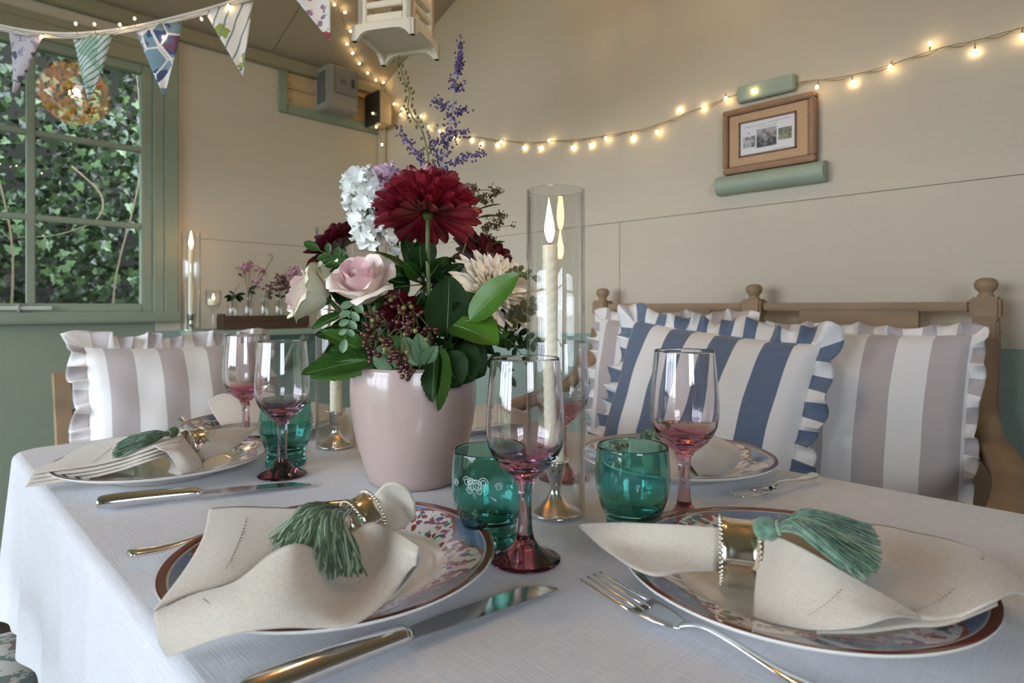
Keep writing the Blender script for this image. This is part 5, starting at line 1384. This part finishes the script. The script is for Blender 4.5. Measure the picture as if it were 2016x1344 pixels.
def sprig(label, base, tops, col, leaves_, curly=None):
    t = thing('flower_sprig', label, 'flower', base); r_ = random.Random(len(label))
    for tx, ty, nfl in tops:
        e = onY(tx, ty, base.y) - base
        P = smooth_pts([(0, 0, .02), (0, 0, .11), e * .6 + Vector((0, 0, .05)), e], 5)
        put('stem', newmesh('stem', *tube(P, .0014, 5)), STEMB, t)
        b_ = MB()
        for _ in range(nfl):
            c = e + Vector((r_.gauss(0, .010), r_.gauss(0, .008), r_.gauss(0, .009)))
            M = orient(c, (r_.gauss(0, 1), r_.gauss(0, 1), r_.gauss(0, 1)), (0, -.5, .8)); V, Fc = petal(.016, .007, .4, .3); b_.add([M @ Vector(v) for v in V], Fc)
        if nfl: o = put('blossom', b_.mesh('blossom', True), col, t); o['kind'] = 'stuff'
    for lx, ly, ex_, ey in leaves_:
        a = onY(lx, ly, base.y) - base; e = onY(ex_, ey, base.y - .02) - base
        me = newmesh('leaf', *petal((e - a).length, .010, .3, -.1, tip=.1)); me.materials.append(LEAFS[2]); o = put('leaf', me, None, t); o.matrix_local = orient(a, e - a, (0, -.6, .7))
    if curly:
        P = [(0, 0, .05)] + [onY(x, y, base.y) - base for x, y in curly]
        put('twig', newmesh('twig', *tube(smooth_pts(P, 6), .0018, 5)), STEMB, t)
spx = (458, 489, 521, 549, 577); blab = ('first', 'second', 'third', 'fourth', 'fifth')
slots = []
for k, px in enumerate(spx):
    q = onshelf(px, 2.43) + Vector((0, 0, .0125)); slots.append(q)
    o = put('bud_bottle', me_bot, GLASST, None, q); tag(o, '%s clear bud bottle in the rack, counted from the window' % blab[k], 'bottle', 'bud bottles in the wooden rack')
sprig('spreading green leaf sprig in the bud bottle closest to the candle', slots[0], [(463, 585, 0), (472, 560, 0)], SPR[0], [(463, 585, 442, 584), (463, 583, 452, 573), (464, 583, 480, 590), (464, 582, 484, 578), (464, 584, 474, 594), (463, 584, 447, 592)])
sprig('pink blossom sprig with curling twig on the shelf', slots[1], [(480, 530, 22), (492, 526, 18), (503, 555, 10), (514, 535, 10)], SPR[0], [(490, 572, 506, 562), (488, 575, 503, 578), (478, 545, 470, 540)], [(500, 570), (515, 545), (530, 518), (536, 508), (534, 500), (528, 503)])
sprig('dusky sprig rising from the middle bud bottle', slots[2], [(533, 568, 12), (547, 552, 16), (528, 580, 6)], SPR[1], [(528, 585, 536, 575)])
sprig('dusky brown sprig in the fourth bud bottle', slots[3], [(556, 550, 14), (562, 565, 12), (548, 575, 8)], SPR[1], [(552, 588, 542, 580), (552, 588, 562, 582)])
sprig('pink blossom sprig in the bud bottle beside the tipped rose', slots[4], [(570, 540, 18), (578, 536, 16), (566, 570, 8)], SPR[0], [(574, 580, 562, 576), (575, 585, 588, 578)])

# ---------------------------------------------------------------- fairy lights
led = [(1e-4, -.004), (.0018, -.0035), (.0036, -.001), (.0038, .0015), (.0028, .0045), (.0018, .006), (1e-4, .0062)]
me_led = newmesh('bulb', *lathe(led, 10)); me_cap = newmesh('socket', *lathe([(1e-4, .0055), (.0019, .0055), (.0017, .012), (.0008, .016), (1e-4, .016)], 8))
def lights(label, wire, bulbs, name='fairy_lights', wr_=.0011, conv=None, bs=1.0):
    W_ = smooth_pts([conv(*p) for p in wire], 10); o_ = W_[0]
    t = thing(name, label, 'fairy lights', o_, group='warm fairy light strings')
    put('wire', newmesh('wire', *tube([p - o_ for p in W_], wr_, 6)), WIREM, t)
    put('wire', newmesh('wire', *tube([p - o_ + Vector((0, 0, .004 * sin(i * .45) - .003)) for i, p in enumerate(W_)], wr_ * .9, 6)), WIREM, t)
    for q in bulbs:
        p = conv(*q); near = min(W_, key=lambda v: (v - p).length)
        d = near - p
        if d.length < .004: d = Vector((0, 0, .01))
        o = put('bulb', me_led, LEDM, t); o.matrix_local = Matrix.Translation(p - o_) @ orient((0, 0, 0), d.orthogonal(), d).to_3x3().to_4x4() @ Matrix.Scale(bs, 4)
        s = put('socket', me_cap, WIREM, o)
        if d.length > .016:
            put('lead', newmesh('lead', *tube([p - o_ + d.normalized() * .014, near - o_], .0007, 5)), WIREM, t)
wallc = lambda x, y, off=.016: onX(x, y, XW - off)
lights('fairy light string swagged across the gable wall over the picture', [(757, 178), (775, 215), (800, 228), (832, 242), (862, 255), (900, 268), (940, 270), (980, 276), (1040, 280), (1100, 277), (1160, 272), (1220, 262), (1262, 255), (1310, 240), (1345, 225), (1400, 205), (1450, 186), (1500, 172), (1570, 162), (1640, 154), (1700, 143), (1760, 125), (1825, 103), (1870, 90), (1920, 80), (1980, 63), (2030, 50), (2120, 20), (2350, -60), (2800, -210), (3600, -480)],
       [(776, 204), (792, 213), (789, 226), (807, 226), (829, 228), (844, 250), (865, 258), (895, 273), (928, 276, .006), (946, 284, .006), (978, 286, .006), (987, 279), (1032, 291, .007), (1063, 292, .007), (1081, 277), (1128, 291, .007), (1164, 286, .007), (1193, 273), (1245, 273, .007), (1293, 260), (1337, 216, .006), (1385, 211, .006), (1429, 195), (1483, 178, .03), (1608, 172, .03), (1680, 163, .007), (1752, 133), (1831, 85), (1919, 103, .006), (2012, 72), (2130, 8), (2280, -20), (2480, -110), (2760, -180), (3100, -320)], conv=wallc)
def ceilc(x, y):
    r = (x - PX) / F; h = -(y - PY) / F            # meet the sloping ceiling, 2 cm below it
    # z*(1-r)/sqrt2 = Y ; CAM_H + h z = RIDGE_Z-(Y-RIDGE_Y)*SLOPE - .02
    z = (RIDGE_Z + RIDGE_Y * SLOPE - .02 - CAM_H) / (h + SLOPE * (1 - r) / sqrt(2))
    return D(x, y, z)
lights('fairy light string running up the ceiling beside the lantern', [(757, 178), (752, 170), (742, 160), (726, 142), (708, 118), (694, 92), (684, 60), (672, 30), (655, -10), (640, -60)], [(658, 9), (680, 24), (691, 61), (683, 87), (694, 105), (707, 125), (724, 144), (740, 158), (755, 162), (743, 172)], conv=ceilc)
lights('short fairy light tail hanging down the room corner', [(755, 185), (748, 205), (738, 224), (742, 250), (748, 270), (752, 290)], [(734, 223), (741, 250), (752, 285)], conv=lambda x, y: D(x, y, 2.86))

# ---------------------------------------------------------------- bunting
BZ = 1.40
tape = [(-420, -60), (-200, 10), (0, 54), (40, 62), (85, 68), (140, 70), (200, 66), (260, 57), (320, 44), (380, 29), (440, 12), (500, -8), (570, -32), (660, -72, 1.32), (800, -190, 1.15), (1000, -380, 1.02)]
Bp = [D(p[0], p[1], p[2] if len(p) > 2 else BZ) for p in tape]
bu = thing('bunting', 'string of patterned triangular bunting hung across the window', 'bunting', Bp[4]); buo = Vector(bu.location)
V, Fc = sweep_rect([p - buo for p in smooth_pts(Bp, 8)], .003, .0145, tuple(FWD)); put('tape', newmesh('tape', V, Fc, False), mat('white_tape', srgb(206, 200, 190), .9), bu)
def flag_mat(name, base, feats):
    m = mat(name, base, .9); N, L = nodes(m); uv = N.new('ShaderNodeUVMap'); c = None
    c = base
    for kind, col, a, b_, c3 in feats:
        if kind == 'blot':
            n_ = N.new('ShaderNodeTexNoise'); n_.inputs['Scale'].default_value = a; n_.inputs['Detail'].default_value = 3; mp = N.new('ShaderNodeMapping'); mp.inputs['Location'].default_value = (c3, c3 * .7, 0); L.new(uv.outputs[0], mp.inputs[0]); L.new(mp.outputs[0], n_.inputs[0])
            f = math_node(N, L, 'GREATER_THAN', n_.outputs[0], b_)
        elif kind == 'vor':
            n_ = N.new('ShaderNodeTexVoronoi'); n_.feature = 'DISTANCE_TO_EDGE'; n_.inputs['Scale'].default_value = a; mp = N.new('ShaderNodeMapping'); mp.inputs['Location'].default_value = (c3, c3 * .7, 0); L.new(uv.outputs[0], mp.inputs[0]); L.new(mp.outputs[0], n_.inputs['Vector'])
            f = math_node(N, L, 'LESS_THAN', n_.outputs['Distance'], b_)
        else:
            w = N.new('ShaderNodeTexWave'); w.inputs['Scale'].default_value = a; w.inputs['Distortion'].default_value = 2.5; mp = N.new('ShaderNodeMapping'); mp.inputs['Rotation'].default_value = (0, 0, c3); L.new(uv.outputs[0], mp.inputs[0]); L.new(mp.outputs[0], w.inputs[0])
            f = math_node(N, L, 'GREATER_THAN', w.outputs['Fac'], b_)
        c = mix_node(N, L, f, c, col)
    L.new(c, N['Principled BSDF'].inputs['Base Color']); return m
FM = [flag_mat('lilac_branch_print', srgb(188, 180, 186), [('blot', srgb(150, 138, 158), 5, .56, 1), ('blot', srgb(88, 88, 104), 3.2, .63, 4)]),
      flag_mat('sage_leaf_print', srgb(196, 204, 196), [('blot', srgb(150, 176, 156), 3, .5, 2), ('wave', srgb(84, 124, 118), 3.2, .82, .9)]),
      flag_mat('blue_mosaic_print', srgb(120, 146, 160), [('blot', srgb(62, 80, 120), 2.6, .55, 3), ('blot', srgb(104, 70, 100), 3, .6, 6), ('vor', srgb(222, 216, 214), 3.0, .045, 2)]),
      flag_mat('yellow_leaf_print', srgb(222, 218, 210), [('blot', srgb(150, 156, 74), 2.6, .60, 5), ('wave', srgb(110, 130, 138), 1.6, .94, .6)]),
      flag_mat('red_floral_print', srgb(226, 224, 224), [('blot', srgb(150, 120, 142), 6, .58, 2), ('blot', srgb(168, 70, 84), 3.4, .62, 3)])]
for k, (a, b_, tip) in enumerate((((17, 60), (88, 74), (27, 186)), ((140, 72), (223, 67), (176, 201)), ((265, 60), (357, 43), (325, 192)), ((404, 24), (497, -4), (480, 153)), ((565, -22), (652, -52), (651, 83)), ((-130, 22), (-45, 44), (-90, 170)))):
    A_, B_, C_ = D(*a, BZ), D(*b_, BZ), D(*tip, BZ - .02); n = 8; V = []; U = []
    for i in range(n + 1):
        for j in range(n + 1):
            s = j / n; t_ = i / n
            p = A_.lerp(B_, s).lerp(C_, t_ * .97)
            p = p + FWD * (.006 * sin(s * 5 + t_ * 3 + k) * (1 - t_ * .5))
            V.append(p - buo); U.append((s * (1 - t_) + .5 * t_, 1 - t_ * 1.3))
    V, F2 = solid(V, grid_faces(n + 1, n + 1), .0012)
    put('flag', newmesh('flag', V, F2, True, U + U), FM[min(k, 4)], bu)
lights('fairy light string twined along the bunting tape', [(x, y - 2) for x, y in tape[1:13]], [(82, 73), (149, 46), (186, 47), (236, 48), (265, 36), (322, 74), (397, 38), (450, 12), (-60, 30)], wr_=.0006, conv=lambda x, y: D(x, y, BZ - .012), bs=.68)

# ---------------------------------------------------------------- hanging lantern
LZ = 1.40
lc = D(782, 100, LZ + .03); lb = 1.571
ln = thing('lantern', 'white painted wooden lantern hanging over the table', 'lantern', (lc.x, lc.y, lb))
ln.rotation_euler = (0, 0, -pi / 4 + radians(-15))
LW = .066
def lp(name, x0, x1, y0, y1, z0, z1, m=WHITEP, bev=.002, parent=None): return put(name, boxm(name, x0, x1, y0, y1, z0, z1, bev), m, parent or ln)
for k in range(4):
    M = Matrix.Rotation(k * pi / 2, 4, 'Z')
    n = 14; V = []
    for i in range(n + 1):
        s = -1 + 2 * i / n; ar = .020 * max(0, 1 - abs(s / .78) ** 6) ** .5
        V += [(s * (LW + .010), -LW - .010, ar), (s * (LW + .010), -LW - .010, .036)]
    Fc = [(2 * i, 2 * i + 2, 2 * i + 3, 2 * i + 1) for i in range(n)]
    V, Fc = solid(V, Fc, .010); put('skirt', newmesh('skirt', [M @ Vector(v) for v in V], Fc, False), WHITEP, ln)
    def side(name, x0, x1, y0, y1, z0, z1):
        o = lp(name, x0, x1, y0, y1, z0, z1); o.matrix_local = M; return o
    side('corner_post', -LW, -LW + .022, -LW, -LW + .014, .04, .33)
    side('corner_post', LW - .022, LW, -LW, -LW + .014, .04, .33)
    for z0, z1 in ((.036, .060), (.074, .088), (.102, .122), (.30, .33)): side('side_rail', -LW + .022, LW - .022, -LW, -LW + .012, z0, z1)
    g_ = lp('pane', -LW + .02, LW - .02, -LW + .005, -LW + .007, .122, .30, GLASST, 0); g_.matrix_local = M
lp('base_board', -LW - .002, LW + .002, -LW - .002, LW + .002, .028, .042)
lp('top_board', -LW - .012, LW + .012, -LW - .012, LW + .012, .33, .348)
put('roof_cap', newmesh('roof_cap', *lathe([(.075, .348), (.03, .39), (.012, .395), (1e-4, .396)], 4), False), WHITEP, ln)
topz = roofz(lc.y) - lb
put('rope', newmesh('rope', *tube([(0, 0, .39), (0, 0, topz)], .003, 8)), STEMB, ln)

# ---------------------------------------------------------------- woven globe pendant (out of frame, mirrored in the window)
gl = Vector((.72, .85, 2.23)); GR = .172
gp_ = thing('globe_pendant', 'woven globe pendant lamp mirrored in the window panes', 'lamp', gl)
r_ = random.Random(5); b = MB()
nf = 950
for k in range(nf):
    z_ = 1 - 2 * (k + .5) / nf; ph = k * GA + r_.uniform(-.2, .2); d = Vector((sqrt(1 - z_ * z_) * cos(ph), sqrt(1 - z_ * z_) * sin(ph), z_))
    M = orient(d * GR * r_.uniform(.97, 1.03), d.orthogonal() + Vector((r_.gauss(0, .4), r_.gauss(0, .4), r_.gauss(0, .4))), d + Vector((r_.gauss(0, .35), r_.gauss(0, .35), r_.gauss(0, .35))))
    a_, c_ = r_.uniform(.006, .011), r_.uniform(.009, .015)
    b.add([M @ Vector(v) for v in ((-c_, 0, 0), (-c_ * .4, -a_, .001), (c_ * .5, -a_ * .8, 0), (c_, 0, .001), (c_ * .4, a_, 0), (-c_ * .5, a_ * .8, .001))], [(0, 1, 2, 3, 4, 5)])
WICK = mat('golden_wicker', srgb(206, 168, 104), .7, noise=.3, nscale=40)
N, L = nodes(WICK); tl = N.new('ShaderNodeBsdfTranslucent'); tl.inputs[0].default_value = (*srgb(226, 180, 106), 1); mxs = N.new('ShaderNodeMixShader'); mxs.inputs[0].default_value = .8
L.new(N['Principled BSDF'].outputs[0], mxs.inputs[1]); L.new(tl.outputs[0], mxs.inputs[2]); L.new(mxs.outputs[0], N['Material Output'].inputs[0])
put('wicker_shade', b.mesh('wicker_shade'), WICK, gp_)['kind'] = 'stuff'
put('bulb', newmesh('bulb', *ball(.03, 16, 10)), mat('lamp_bulb', (1, .8, .5), emit=(1, .66, .34), estr=175), gp_)
put('flex', newmesh('flex', *tube([(0, 0, .03), (0, 0, roofz(gl.y) - gl.z)], .003, 8)), BLACKP, gp_)
put('ceiling_rose', newmesh('ceiling_rose', *lathe([(1e-4, -.02), (.03, -.018), (.04, 0), (.04, .01)], 20)), WHITEP, gp_, (0, 0, roofz(gl.y) - gl.z - .02))
